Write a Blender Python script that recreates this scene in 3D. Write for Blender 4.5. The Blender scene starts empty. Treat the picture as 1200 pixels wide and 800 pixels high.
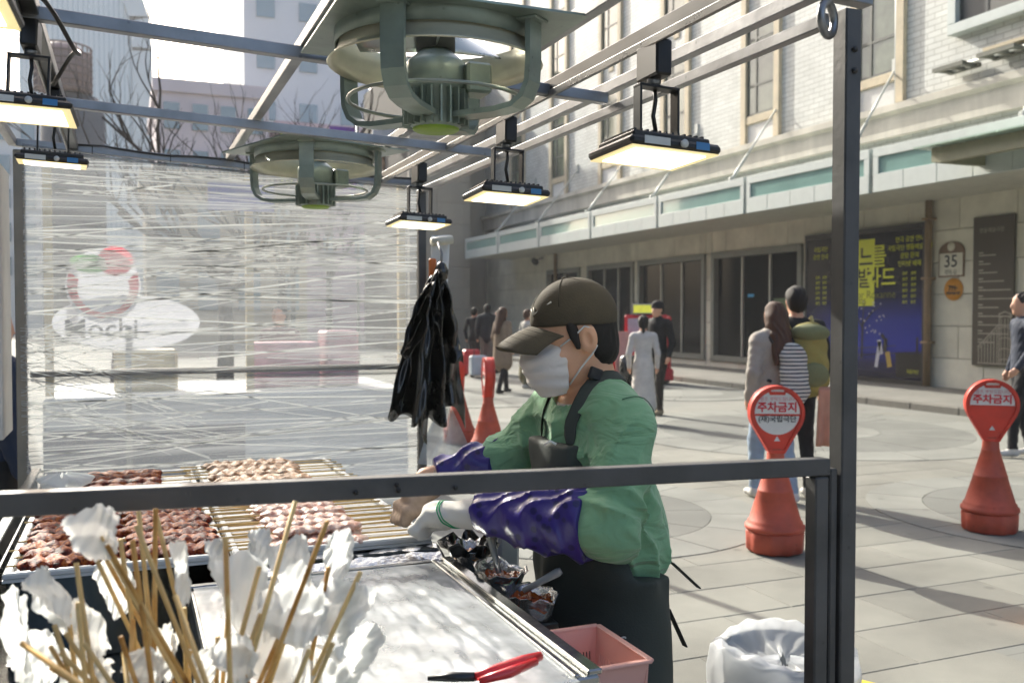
import bpy, bmesh, math, random
import numpy as np
from mathutils import Vector, Matrix, Euler
R = math.radians
rnd = random.Random(7)
sc = bpy.context.scene
C = sc.collection

# ---------------------------------------------------------------- camera
YAW, FPX, CAMZ = R(22.34), 1100.0, 1.60
cam = bpy.data.cameras.new('camera'); camo = bpy.data.objects.new('camera', cam); C.objects.link(camo)
camo.location = (0, 0, CAMZ)
camo.rotation_euler = (R(90) - math.atan(32 / FPX), 0, -YAW)
cam.sensor_width = 36; cam.lens = 36 * FPX / 1200
cam.clip_start = 0.02; cam.clip_end = 3000
cam.dof.use_dof = True; cam.dof.focus_distance = 2.38; cam.dof.aperture_fstop = 5.0
sc.camera = camo
# ---------------------------------------------------------------- sky and sun
SUN_AZ, SUN_EL = R(-11.5), R(32)          # azimuth from +Y, negative = towards -X
w = bpy.data.worlds.new('World'); sc.world = w; w.use_nodes = True
wn = w.node_tree; bg = wn.nodes['Background']
sky = wn.nodes.new('ShaderNodeTexSky'); sky.sky_type = 'NISHITA'; sky.sun_disc = False
sky.sun_elevation = SUN_EL; sky.sun_rotation = SUN_AZ
sky.air_density = 0.8; sky.dust_density = 5.0; sky.ozone_density = 0.4
wn.links.new(sky.outputs[0], bg.inputs[0]); bg.inputs[1].default_value = 0.15
sl = bpy.data.lights.new('sun', 'SUN'); slo = bpy.data.objects.new('sun', sl); C.objects.link(slo)
sl.energy = 3.8; sl.angle = R(0.6); sl.color = (1.0, 0.965, 0.86)
sd = Vector((math.sin(SUN_AZ) * math.cos(SUN_EL), math.cos(SUN_AZ) * math.cos(SUN_EL), math.sin(SUN_EL)))
slo.rotation_euler = sd.to_track_quat('Z', 'Y').to_euler(); slo.location = (0, 0, 30)
vs = sc.view_settings; vs.view_transform = 'Standard'; vs.look = 'None'; vs.gamma = 1.0
vs.use_curve_mapping = False; vs.exposure = 1.15
try:
    sc.cycles.max_bounces = 8; sc.cycles.transparent_max_bounces = 16
    sc.cycles.caustics_reflective = False; sc.cycles.caustics_refractive = False
except Exception: pass

# ---------------------------------------------------------------- helpers
cyw, syw = math.cos(YAW), math.sin(YAW)
def at(x, y, X=None, Y=None, Z=None, d=None):
    """the place in the world seen at a point of the 1200x800 view, on a given plane"""
    u = (x - 600) / FPX; v = (368 - y) / FPX
    dx, dy = syw + u * cyw, cyw - u * syw
    if X is not None: d = X / dx
    elif Y is not None: d = Y / dy
    elif Z is not None: d = (Z - CAMZ) / v
    return Vector((d * dx, d * dy, CAMZ + d * v))

_m = {}
def lin(c):
    return tuple((x / 12.92 if x <= 0.04045 else ((x + 0.055) / 1.055) ** 2.4) for x in c)
def hexc(h):
    h = h.lstrip('#'); return lin(tuple(int(h[i:i + 2], 16) / 255 for i in (0, 2, 4)))
def mat(name, col, rough=0.6, metal=0.0, var=0.12, vs_=6.0, bump=0.0, bs=60.0, emis=0.0, ecol=None, trans=0.0,
        alpha=1.0, coat=0.0, sheen=0.0, sub=0.0, stretch=None, spec=0.5, rvar=0.1, wr=0.0, spots=0.0):
    if name in _m: return _m[name]
    m = bpy.data.materials.new(name); m.use_nodes = True
    nt = m.node_tree; b = nt.nodes['Principled BSDF']; L = nt.links
    if isinstance(col, str): col = hexc(col)
    b.inputs['Roughness'].default_value = rough; b.inputs['Metallic'].default_value = metal
    b.inputs['Base Color'].default_value = (*col, 1); b.inputs['Alpha'].default_value = alpha
    b.inputs['Specular IOR Level'].default_value = spec
    b.inputs['Coat Weight'].default_value = coat; b.inputs['Sheen Weight'].default_value = sheen
    if sub: b.inputs['Subsurface Weight'].default_value = sub; b.inputs['Subsurface Radius'].default_value = (0.02, 0.008, 0.004)
    if trans: b.inputs['Transmission Weight'].default_value = trans
    if emis:
        b.inputs['Emission Strength'].default_value = emis; b.inputs['Emission Color'].default_value = (*(ecol or col), 1)
    if var or bump or rvar:
        tc = nt.nodes.new('ShaderNodeNewGeometry'); src = tc.outputs['Position']
        if stretch:
            mp = nt.nodes.new('ShaderNodeMapping'); mp.inputs['Scale'].default_value = stretch
            L.new(src, mp.inputs[0]); src = mp.outputs[0]
        n = nt.nodes.new('ShaderNodeTexNoise'); n.inputs['Scale'].default_value = vs_; n.inputs['Detail'].default_value = 6
        n.inputs['Roughness'].default_value = 0.62; L.new(src, n.inputs['Vector'])
        if var:
            oi = nt.nodes.new('ShaderNodeObjectInfo')
            mx = nt.nodes.new('ShaderNodeMix'); mx.data_type = 'RGBA'
            mr = nt.nodes.new('ShaderNodeMapRange'); mr.inputs[1].default_value = 0.3; mr.inputs[2].default_value = 0.7
            L.new(n.outputs[0], mr.inputs[0]); L.new(mr.outputs[0], mx.inputs[0])
            mx.inputs[6].default_value = (*[c * (1 - var) for c in col], 1)
            mx.inputs[7].default_value = (*[min(1, c * (1 + var)) for c in col], 1)
            hs = nt.nodes.new('ShaderNodeHueSaturation'); L.new(mx.outputs[2], hs.inputs['Color'])
            mv = nt.nodes.new('ShaderNodeMapRange'); mv.inputs[3].default_value = 1 - var * 0.5; mv.inputs[4].default_value = 1 + var * 0.5
            L.new(oi.outputs['Random'], mv.inputs[0]); L.new(mv.outputs[0], hs.inputs['Value'])
            fin = hs.outputs[0]
            if spots:      # scattered worn spots and grime
                vo = nt.nodes.new('ShaderNodeTexVoronoi'); vo.inputs['Scale'].default_value = spots; L.new(src, vo.inputs['Vector'])
                n3 = nt.nodes.new('ShaderNodeTexNoise'); n3.inputs['Scale'].default_value = spots * .35; n3.inputs['Detail'].default_value = 7; L.new(src, n3.inputs['Vector'])
                m1 = nt.nodes.new('ShaderNodeMapRange'); m1.inputs[1].default_value = .05; m1.inputs[2].default_value = .12; m1.inputs[3].default_value = .70; m1.inputs[4].default_value = 1.0; L.new(vo.outputs['Distance'], m1.inputs[0])
                m2 = nt.nodes.new('ShaderNodeMapRange'); m2.inputs[1].default_value = .35; m2.inputs[2].default_value = .55; m2.inputs[3].default_value = .80; m2.inputs[4].default_value = 1.0; L.new(n3.outputs[0], m2.inputs[0])
                mm = nt.nodes.new('ShaderNodeMath'); mm.operation = 'MULTIPLY'; L.new(m1.outputs[0], mm.inputs[0]); L.new(m2.outputs[0], mm.inputs[1])
                mz = nt.nodes.new('ShaderNodeMix'); mz.data_type = 'RGBA'; mz.blend_type = 'MULTIPLY'; mz.inputs[0].default_value = 1; L.new(fin, mz.inputs[6]); L.new(mm.outputs[0], mz.inputs[7]); fin = mz.outputs[2]
            L.new(fin, b.inputs['Base Color'])
        if rvar:
            rr = nt.nodes.new('ShaderNodeMapRange'); rr.inputs[3].default_value = max(0.02, rough - rvar); rr.inputs[4].default_value = min(1, rough + rvar)
            L.new(n.outputs[0], rr.inputs[0]); L.new(rr.outputs[0], b.inputs['Roughness'])
        if wr:
            w1 = nt.nodes.new('ShaderNodeTexNoise'); w1.inputs['Scale'].default_value = wr; w1.inputs['Detail'].default_value = 2.5; w1.inputs['Distortion'].default_value = 1.2
            mw = nt.nodes.new('ShaderNodeMapping'); mw.inputs['Rotation'].default_value = (R(20), R(38), R(10)); mw.inputs['Scale'].default_value = (.55, 1.0, 1.5); L.new(src, mw.inputs[0]); L.new(mw.outputs[0], w1.inputs['Vector'])
            wb = nt.nodes.new('ShaderNodeBump'); wb.inputs['Strength'].default_value = .75; wb.inputs['Distance'].default_value = .035; L.new(w1.outputs[0], wb.inputs['Height'])
            L.new(wb.outputs[0], b.inputs['Normal'])
        if bump:
            n2 = nt.nodes.new('ShaderNodeTexNoise'); n2.inputs['Scale'].default_value = bs; n2.inputs['Detail'].default_value = 5
            L.new(src, n2.inputs['Vector'])
            bp = nt.nodes.new('ShaderNodeBump'); bp.inputs['Strength'].default_value = bump; bp.inputs['Distance'].default_value = 0.01
            L.new(n2.outputs[0], bp.inputs['Height']); L.new(bp.outputs[0], b.inputs['Normal'])
            if wr: L.new(wb.outputs[0], bp.inputs['Normal'])
    _m[name] = m
    return m

class MB:
    """collects shapes for one mesh"""
    def __init__(s): s.v = []; s.f = []; s.sm = []
    def add(s, vs, fs, smooth=False):
        o = len(s.v); s.v += [tuple(p) for p in vs]; s.f += [tuple(i + o for i in f) for f in fs]; s.sm += [smooth] * len(fs); return s
    def box(s, c, size, rot=None, bev=0.0):
        hx, hy, hz = (x / 2 for x in size); c = Vector(c)
        if bev:
            b = min(bev, hx * .9, hy * .9, hz * .9)
            bm = bmesh.new(); bmesh.ops.create_cube(bm, size=1)
            for v in bm.verts: v.co = Vector((v.co.x * 2 * hx, v.co.y * 2 * hy, v.co.z * 2 * hz))
            bmesh.ops.bevel(bm, geom=list(bm.edges), offset=b, segments=1, affect='EDGES')
            bm.verts.index_update()
            vs = [v.co.copy() for v in bm.verts]; fs = [[v.index for v in f.verts] for f in bm.faces]; bm.free()
        else:
            vs = [Vector((x, y, z)) for x in (-hx, hx) for y in (-hy, hy) for z in (-hz, hz)]
            fs = [(0, 1, 3, 2), (4, 6, 7, 5), (0, 4, 5, 1), (2, 3, 7, 6), (0, 2, 6, 4), (1, 5, 7, 3)]
        if rot is not None:
            M = rot if isinstance(rot, Matrix) else Euler(rot).to_matrix()
            vs = [M @ v for v in vs]
        return s.add([c + v for v in vs], fs)
    def span(s, lo, hi, bev=0.0):
        lo, hi = Vector(lo), Vector(hi); d = hi - lo
        return s.box((lo + hi) / 2, (abs(d.x), abs(d.y), abs(d.z)), bev=bev)
    def beam(s, a, b, wd, ht, up=(0, 0, 1), bev=0.002):
        a, b = Vector(a), Vector(b); t = (b - a); L = t.length; t.normalize()
        x = t.cross(Vector(up))
        if x.length < 1e-4: x = t.cross(Vector((0, 1, 0)))
        x.normalize(); z = x.cross(t)
        return s.box((a + b) / 2, (wd, L, ht), rot=Matrix((x, t, z)).transposed(), bev=bev)
    def tube(s, pts, r, n=8, smooth=True, caps=True):
        pts = [Vector(p) for p in pts]; k = len(pts)
        rs = r if isinstance(r, (list, tuple)) else [r] * k
        vs = []; fs = []; nx = None
        for i, p in enumerate(pts):
            t = (pts[min(i + 1, k - 1)] - pts[max(i - 1, 0)])
            if t.length < 1e-9: t = Vector((0, 0, 1))
            t.normalize()
            if nx is None:
                nx = t.orthogonal().normalized()
            else:
                nx = (nx - t * nx.dot(t))
                if nx.length < 1e-6: nx = t.orthogonal()
                nx.normalize()
            ny = t.cross(nx)
            for j in range(n):
                a = 2 * math.pi * j / n
                vs.append(p + (nx * math.cos(a) + ny * math.sin(a)) * rs[i])
        for i in range(k - 1):
            for j in range(n):
                fs.append((i * n + j, i * n + (j + 1) % n, (i + 1) * n + (j + 1) % n, (i + 1) * n + j))
        if caps:
            fs.append(tuple(reversed(range(n)))); fs.append(tuple(range((k - 1) * n, k * n)))
        return s.add(vs, fs, smooth)
    def lathe(s, prof, n=24, c=(0, 0, 0), smooth=True, squash=None, axis='Z', caps=True):
        vs = []; fs = []
        for r, z in prof:
            for j in range(n):
                a = 2 * math.pi * j / n; q = squash(a, z) if squash else 1
                p = (r * q * math.cos(a), r * q * math.sin(a), z)
                if axis == 'Y': p = (p[0], z, p[1])
                if axis == 'X': p = (z, p[0], p[1])
                vs.append((p[0] + c[0], p[1] + c[1], p[2] + c[2]))
        for i in range(len(prof) - 1):
            for j in range(n):
                fs.append((i * n + j, i * n + (j + 1) % n, (i + 1) * n + (j + 1) % n, (i + 1) * n + j))
        if caps:
            fs.append(tuple(reversed(range(n)))); fs.append(tuple(range((len(prof) - 1) * n, len(prof) * n)))
        return s.add(vs, fs, smooth)
    def prism(s, outline, y0, y1, plane='XZ', smooth=False):
        n = len(outline)
        def p(a, b, y): return (a, y, b) if plane == 'XZ' else ((a, b, y) if plane == 'XY' else (y, a, b))
        vs = [p(a, b, y0) for a, b in outline] + [p(a, b, y1) for a, b in outline]
        fs = [tuple(range(n)), tuple(reversed(range(n, 2 * n)))] + [(i, i + n, (i + 1) % n + n, (i + 1) % n) for i in range(n)]
        return s.add(vs, fs, smooth)
    def grid(s, fn, nu, nv, smooth=True):
        vs = [fn(i / nu, j / nv) for i in range(nu + 1) for j in range(nv + 1)]
        fs = [(i * (nv + 1) + j, (i + 1) * (nv + 1) + j, (i + 1) * (nv + 1) + j + 1, i * (nv + 1) + j + 1) for i in range(nu) for j in range(nv)]
        return s.add(vs, fs, smooth)
    def mesh(s, name, m, off=(0, 0, 0)):
        me = bpy.data.meshes.new(name)
        o = Vector(off)
        me.from_pydata([tuple(Vector(v) - o) for v in s.v], [], s.f)
        me.polygons.foreach_set('use_smooth', s.sm)
        bm = bmesh.new(); bm.from_mesh(me); bmesh.ops.recalc_face_normals(bm, faces=bm.faces); bm.to_mesh(me); bm.free()
        if m: me.materials.append(m)
        me.update(); return me

def link(name, me, parent=None, loc=(0, 0, 0), rot=(0, 0, 0)):
    o = bpy.data.objects.new(name, me); C.objects.link(o); o.location = loc; o.rotation_euler = rot
    if parent is not None: o.parent = parent
    return o
_org = {}
def thing(name, label, cat, loc=(0, 0, 0), rotz=0.0, group=None):
    o = bpy.data.objects.new(name, None); C.objects.link(o); o.empty_display_size = 0.1
    o.location = loc; o.rotation_euler = (0, 0, rotz); o['label'] = label; o['category'] = cat
    if group: o['group'] = group
    _org[o.name] = Vector(loc)
    return o
def org(p):
    """world origin of a part's chain (for things that are not rotated)"""
    q = Vector((0, 0, 0))
    while p is not None: q += Vector(p.location); p = p.parent
    return q
def part(name, mb, m, parent, world=False, label=None, solid=0.0, sub=0, kind=None):
    """one mesh under its thing; world=True: the shape was given in world coordinates"""
    me = mb.mesh(name, m, org(parent) if world else (0, 0, 0)); o = link(name, me, parent)
    if label: o['label'] = label
    if kind: o['kind'] = kind
    if solid:
        md = o.modifiers.new('solid', 'SOLIDIFY'); md.thickness = solid; md.offset = 0
    if sub:
        md = o.modifiers.new('sub', 'SUBSURF'); md.levels = sub; md.render_levels = sub
    return o
def single(name, mb, m, label, cat, loc, group=None, solid=0.0, sub=0):
    """a thing that is one mesh, given in world coordinates"""
    o = link(name, mb.mesh(name, m, loc), None, loc); o['label'] = label; o['category'] = cat
    if group: o['group'] = group
    if solid:
        md = o.modifiers.new('solid', 'SOLIDIFY'); md.thickness = solid; md.offset = 0
    if sub:
        md = o.modifiers.new('sub', 'SUBSURF'); md.levels = sub; md.render_levels = sub
    return o
def struct(name, mb, m, loc=(0, 0, 0), kind='structure'):
    o = link(name, mb.mesh(name, m, loc), None, loc); o['kind'] = kind; return o
def dup(root, loc=None, rot=None, label=None, group=None):
    r = root.copy(); C.objects.link(r)
    if loc is not None: r.location = loc
    if rot is not None: r.rotation_euler = rot if not isinstance(rot, (int, float)) else (0, 0, rot)
    if label: r['label'] = label
    if group: r['group'] = group
    for ch in list(root.children):
        c = ch.copy(); C.objects.link(c); c.parent = r
        for g in list(ch.children):
            d = g.copy(); C.objects.link(d); d.parent = c
    return r
def text_mb(txt, size, bold=0.0, ext=0.0006, align='CENTER'):
    """lettering as flat raised print in the XZ plane, facing -Y, centred on the origin"""
    cu = bpy.data.curves.new('t', 'FONT'); cu.body = txt; cu.size = size; cu.extrude = ext; cu.offset = bold
    cu.align_x = align; cu.align_y = 'CENTER'; cu.resolution_u = 3
    o = bpy.data.objects.new('t', cu); C.objects.link(o)
    dg = bpy.context.evaluated_depsgraph_get(); me = bpy.data.meshes.new_from_object(o.evaluated_get(dg))
    mb = MB(); mb.add([(v.co.x, -v.co.z, v.co.y) for v in me.vertices], [tuple(p.vertices) for p in me.polygons])
    bpy.data.objects.remove(o); bpy.data.curves.remove(cu); bpy.data.meshes.remove(me)
    return mb
def xf(mb, M):
    o = MB(); o.v = [tuple(M @ Vector(v)) for v in mb.v]; o.f = list(mb.f); o.sm = list(mb.sm); return o

# ---------------------------------------------------------------- soft bodies: distance fields turned into one skin
def cap(a, b, ra, rb=None, s=(1, 1, 1), tag=0, M=None):
    return ('cap', np.array(a, float), np.array(b, float), ra, ra if rb is None else rb, np.array(s, float), tag, M)
def ell(c, r, tag=0, M=None, rot=None):
    return ('ell', np.array(c, float), np.array(r, float), None if rot is None else np.array(Euler(rot).to_matrix()), 0, 0, tag, M)
def pd(p, x, y, z):
    if p[7] is not None:
        Rm, t = p[7]; x, y, z = x - t[0], y - t[1], z - t[2]
        x, y, z = (Rm[0, i] * x + Rm[1, i] * y + Rm[2, i] * z for i in range(3))
    if p[0] == 'cap':
        _, a, b, ra, rb, s, _, _ = p
        ms = s.min(); a = a / s; b = b / s; x, y, z = x / s[0], y / s[1], z / s[2]
        d = b - a; dd = float(d @ d) + 1e-12
        t = np.clip(((x - a[0]) * d[0] + (y - a[1]) * d[1] + (z - a[2]) * d[2]) / dd, 0, 1)
        return (np.sqrt((x - a[0] - t * d[0]) ** 2 + (y - a[1] - t * d[1]) ** 2 + (z - a[2] - t * d[2]) ** 2) - (ra + (rb - ra) * t)) * ms
    _, c, r, rot = p[:4]
    x, y, z = x - c[0], y - c[1], z - c[2]
    if rot is not None: x, y, z = (rot[0, i] * x + rot[1, i] * y + rot[2, i] * z for i in range(3))
    k0 = np.sqrt((x / r[0]) ** 2 + (y / r[1]) ** 2 + (z / r[2]) ** 2)
    k1 = np.sqrt((x / r[0] ** 2) ** 2 + (y / r[1] ** 2) ** 2 + (z / r[2] ** 2) ** 2) + 1e-9
    return k0 * (k0 - 1) / k1
def field(prims, k, x, y, z):
    f = None
    for p in prims:
        d = pd(p, x, y, z)
        if f is None: f = d
        else:
            h = np.maximum(k - np.abs(f - d), 0) / k; f = np.minimum(f, d) - h * h * k * 0.25
    return f
def nets(f, xs, ys, zs):
    sg = f < 0; nx, ny, nz = f.shape
    cnt = np.zeros((nx - 1, ny - 1, nz - 1), np.int8); pos = np.zeros((nx - 1, ny - 1, nz - 1, 3)); ne = np.zeros((nx - 1, ny - 1, nz - 1))
    cs = [(i, j, k) for i in (0, 1) for j in (0, 1) for k in (0, 1)]
    sl_ = lambda a, c: a[c[0]:nx - 1 + c[0], c[1]:ny - 1 + c[1], c[2]:nz - 1 + c[2]]
    for c in cs: cnt += sl_(sg, c)
    act = np.argwhere((cnt > 0) & (cnt < 8)); I, J, K = act.T
    G = (xs, ys, zs); P = np.zeros((len(act), 3)); N = np.zeros(len(act))
    for c in cs:
        for ax in range(3):
            if c[ax]: continue
            e = list(c); e[ax] = 1
            fa = f[I + c[0], J + c[1], K + c[2]]; fb = f[I + e[0], J + e[1], K + e[2]]
            m = (fa < 0) != (fb < 0); t = np.where(m, fa / np.where(m, fa - fb, 1), 0)
            q = np.stack([xs[I + c[0]], ys[J + c[1]], zs[K + c[2]]], 1).astype(float)
            lo = G[ax][act[:, ax]]; hi = G[ax][act[:, ax] + 1]
            q[:, ax] = lo + t * (hi - lo); P += q * m[:, None]; N += m
    P /= N[:, None]
    idx = -np.ones(cnt.shape, np.int64); idx[I, J, K] = np.arange(len(act)); Q = []
    for ax in range(3):
        b, c = (ax + 1) % 3, (ax + 2) % 3
        s0 = [slice(None)] * 3; s1 = [slice(None)] * 3; s0[ax] = slice(0, -1); s1[ax] = slice(1, None)
        ed = np.argwhere(sg[tuple(s0)] != sg[tuple(s1)])
        ed = ed[(ed[:, b] > 0) & (ed[:, c] > 0) & (ed[:, b] < f.shape[b] - 1) & (ed[:, c] < f.shape[c] - 1)]
        def cell(db, dc):
            e = ed.copy(); e[:, b] -= db; e[:, c] -= dc; return idx[e[:, 0], e[:, 1], e[:, 2]]
        q = np.stack([cell(1, 1), cell(0, 1), cell(0, 0), cell(1, 0)], 1)
        fl = ~sg[ed[:, 0], ed[:, 1], ed[:, 2]]; q[fl] = q[fl][:, ::-1]; Q.append(q)
    Q = np.concatenate(Q); Q = Q[(Q >= 0).all(1)]
    return P, Q
def axis_pts(lo, hi, res, fine=None, rf=None):
    if fine is None: return np.arange(lo, hi + res, res)
    a, b = fine; L = [lo]
    while L[-1] < hi:
        x = L[-1]; dist = max(a - x, x - b, 0); L.append(x + min(res, rf + dist * 0.15))
    return np.array(L)
def soft(name, prims, res, k, mats, parent, disp=None, cut=None, pad=0.03, fine=None, rf=None, lo=None, hi=None, loc=None, label=None, ktag=None, smooth=2, origin=None):
    """prims -> one closed smooth surface; each face takes the material of its nearest primitive's tag"""
    if lo is None:
        L = []; H = []
        for p in prims:
            if p[0] == 'cap':
                rr = max(p[3], p[4]) * p[5].max(); a, b = p[1], p[2]
                if p[7] is not None: Rm, t = p[7]; a = Rm @ a + t; b = Rm @ b + t
                L.append(np.minimum(a, b) - rr); H.append(np.maximum(a, b) + rr)
            else:
                c = p[1]
                if p[7] is not None: Rm, t = p[7]; c = Rm @ c + t
                L.append(c - p[2].max()); H.append(c + p[2].max())
        lo = np.min(L, 0) - pad; hi = np.max(H, 0) + pad
    ax = [axis_pts(lo[i], hi[i], res, None if fine is None else fine[i], rf) for i in range(3)]
    x, y, z = ax[0][:, None, None], ax[1][None, :, None], ax[2][None, None, :]
    f = field(prims, k, x, y, z) + np.zeros((len(ax[0]), len(ax[1]), len(ax[2])))
    if disp is not None: f = f + disp(x, y, z)
    if cut is not None: f = np.maximum(f, cut(x, y, z))
    P, Q = nets(f, *ax)
    for _ in range(smooth):       # a little relaxation along the mesh
        S = np.zeros_like(P); n = np.zeros(len(P))
        for i in range(4):
            a, b = Q[:, i], Q[:, (i + 1) % 4]
            np.add.at(S, a, P[b]); np.add.at(n, a, 1)
        P = P * 0.5 + 0.5 * S / np.maximum(n, 1)[:, None]
    c = P[Q].mean(1)
    o0 = np.array(org(parent) if origin is None and parent is not None else (origin or (0, 0, 0)), float)
    me = bpy.data.meshes.new(name)
    me.from_pydata((P - o0).tolist(), [], Q.tolist())
    if isinstance(mats, dict):
        tags = np.array([p[6] for p in prims]); best = np.argmin(np.stack([pd(p, c[:, 0], c[:, 1], c[:, 2]) for p in prims]), 0)
        keys = list(mats); lut = {t: i for i, t in enumerate(keys)}
        for t in keys: me.materials.append(mats[t])
        mi = np.array([lut[tags[b]] for b in best], np.int32)
        if ktag is not None: mi = ktag(c, mi, lut)
        me.polygons.foreach_set('material_index', mi)
    else: me.materials.append(mats)
    me.polygons.foreach_set('use_smooth', np.ones(len(Q), bool)); me.update()
    o = link(name, me, parent)
    if label: o['label'] = label
    return o

# ================================================================ ground
def paving_material():
    m = bpy.data.materials.new('paving'); m.use_nodes = True; nt = m.node_tree; L = nt.links; b = nt.nodes['Principled BSDF']
    tc = nt.nodes.new('ShaderNodeTexCoord'); br = nt.nodes.new('ShaderNodeTexBrick')
    br.inputs['Scale'].default_value = 1; br.inputs['Brick Width'].default_value = 0.9; br.inputs['Row Height'].default_value = 0.45
    br.inputs['Mortar Size'].default_value = 0.004; br.inputs['Color1'].default_value = (*hexc('#7b7b73'), 1); br.inputs['Color2'].default_value = (*hexc('#71736d'), 1)
    br.inputs['Mortar'].default_value = (*hexc('#5b5d57'), 1)
    L.new(tc.outputs['Object'], br.inputs[0])
    n = nt.nodes.new('ShaderNodeTexNoise'); n.inputs['Scale'].default_value = 0.7; n.inputs['Detail'].default_value = 8; L.new(tc.outputs['Object'], n.inputs[0])
    mx = nt.nodes.new('ShaderNodeMix'); mx.data_type = 'RGBA'; mx.blend_type = 'MULTIPLY'; mx.inputs[0].default_value = 0.5
    L.new(br.outputs[0], mx.inputs[6]); L.new(n.outputs[0], mx.inputs[7])
    g = nt.nodes.new('ShaderNodeGamma'); g.inputs[1].default_value = 0.85; L.new(mx.outputs[2], g.inputs[0]); L.new(g.outputs[0], b.inputs[0])
    b.inputs['Roughness'].default_value = 0.85
    return m
PAVE = paving_material()
SLAB = mat('slab_stone', '#7b7b73', 0.85, var=0.2, vs_=1.1, spots=3.0, bump=0.25, bs=160)
RINGL = mat('ring_stone_pale', '#7d7f79', 0.85, var=0.14, spots=3.0, vs_=1.2, bump=0.2, bs=160)
RINGD = mat('ring_stone_dark', '#6d6f6a', 0.85, var=0.14, spots=3.0, vs_=1.2, bump=0.2, bs=160)
g = MB(); g.span((-220, -30, -0.4), (220, 320, 0.0)); ground = struct('ground', g, PAVE, (0, 0, 0))
# nearest paving slabs, each its own stone, laid in running bond
slab_me = MB().box((0, 0, 0), (0.8965, 0.4467, 0.04), bev=0.004).mesh('slab', SLAB)
ring_defs = [((3.35, 6.75), 0.62, 1.05, 1.5), ((7.1, 5.25), 0.5, 1.15, 1.6), ((8.7, 10.35), 0.9, 2.05, 2.7), ((3.9, 11.9), 0.8, 1.5, 2.0), ((10.4, 16.2), 0.8, 1.3, 1.7), ((6.2, 17.3), 0.9, 1.9, 2.4)]
ns = 0
for j in range(0, 26):
    for i in range(0, 13):
        x = 1.55 + i * 0.9 + (0.45 if j % 2 else 0) ; y = 1.2 + j * 0.45
        u = (x * cyw - y * syw) / (x * syw + y * cyw)
        dd = x * syw + y * cyw
        if dd < 3.2 or u > 0.62 or x > 11.3 or x < 1.9: continue
        if any((x - c[0]) ** 2 + (y - c[1]) ** 2 < (r3 - 0.35) ** 2 for c, r1, r2, r3 in ring_defs): continue
        if ns >= 240: break
        o = link('paving_slab', slab_me, ground, (x, y, -0.0165 + rnd.uniform(-0.0012, 0.0012))); ns += 1
def ring_sector(c, r0, r1, a0, a1, z, m, n=7):
    mb = MB(); pts = []
    for k in range(n + 1):
        a = a0 + (a1 - a0) * k / n; pts.append((math.cos(a), math.sin(a)))
    ou = [(p[0] * r1, p[1] * r1) for p in pts] + ([(p[0] * r0, p[1] * r0) for p in reversed(pts)] if r0 > 0.01 else [(0, 0)])
    mb.prism(ou, z - 0.02, z, plane='XY'); o = part('paving_ring_stone', mb, m, ground); o.location = (c[0], c[1], 0); return o
for c, r1, r2, r3 in ring_defs:
    gp = 0.006
    for k in range(6): ring_sector(c, 0, r1 - gp, k * R(60) + gp, (k + 1) * R(60) - gp, 0.0095, RINGL)
    nk = 10
    for k in range(nk): ring_sector(c, r1, r2 - gp, (k + .5) * 2 * math.pi / nk + .004, (k + 1.5) * 2 * math.pi / nk - .004, 0.0090, RINGD)
    nk = 14
    for k in range(nk): ring_sector(c, r2, r3, k * 2 * math.pi / nk + .003, (k + 1) * 2 * math.pi / nk - .003, 0.0092, RINGL)

# sidewalk along the theatre
WX, KX = 15.2, 12.15
SW = mat('sidewalk_stone', '#777670', 0.85, var=0.12, vs_=2.0, bump=0.2, bs=120)
KERB = mat('kerb_granite', '#67655e', 0.8, var=0.15, vs_=8, bump=0.3, bs=200)
g = MB(); g.span((KX + 0.2, -6, -0.2), (WX + 0.4, 40, 0.118)); sidewalk = struct('sidewalk', g, SW)
kb = MB().box((0, 0, 0), (0.2, 0.994, 0.32), bev=0.012).mesh('kerbstone', KERB)
for k in range(34): link('kerbstone', kb, sidewalk, (KX + 0.1, 5.5 + k * 1.0, -0.038))
sw_me = MB().box((0, 0, 0), (0.742, 0.992, 0.03), bev=0.004).mesh('sidewalk_slab', SW)
for k in range(30):
    for i in range(4): link('sidewalk_slab', sw_me, sidewalk, (KX + 0.575 + 0.75 * i, 8.5 + k * 1.0, 0.109 + rnd.uniform(-.001, .001)))

# ================================================================ theatre building on the right
STONE = mat('cladding_stone', '#d0cdbc', 0.8, var=0.14, vs_=1.5, bump=0.12, bs=90)
STONE2 = mat('cladding_gap', '#55524b', 0.9)
TRIM = mat('beige_trim', '#bfb297', 0.75, var=0.16, vs_=2.5, bump=0.15)
CORN = mat('cornice_stone', '#bdb8ab', 0.8, var=0.25, vs_=1.2, bump=0.2, stretch=(1, 1, .3))
GREYF = mat('grey_frame', '#74776f', 0.5, var=0.08)
MULL = mat('mullion_alu', '#a5a69e', 0.4, metal=0.3)
WHITE = mat('white_paint', '#b5bdb9', 0.5, var=0.05)
TEAL = mat('teal_glass', '#7d9d96', 0.15, var=0.10, vs_=1.0, coat=0.6)
DGLASS = mat('dark_glass', (0.012, 0.014, 0.014), 0.05, var=0.0, rvar=0.0, spec=0.05)
WFRAME = mat('window_frame_green', '#3e443c', 0.5)
WGLASS = mat('window_glass', (0.16, 0.18, 0.13), 0.06, var=0.5, vs_=0.8, rvar=0.0, spec=0.8)
GALV = mat('galvanised_white', '#b0b3ae', 0.45, metal=0.2)
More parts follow.
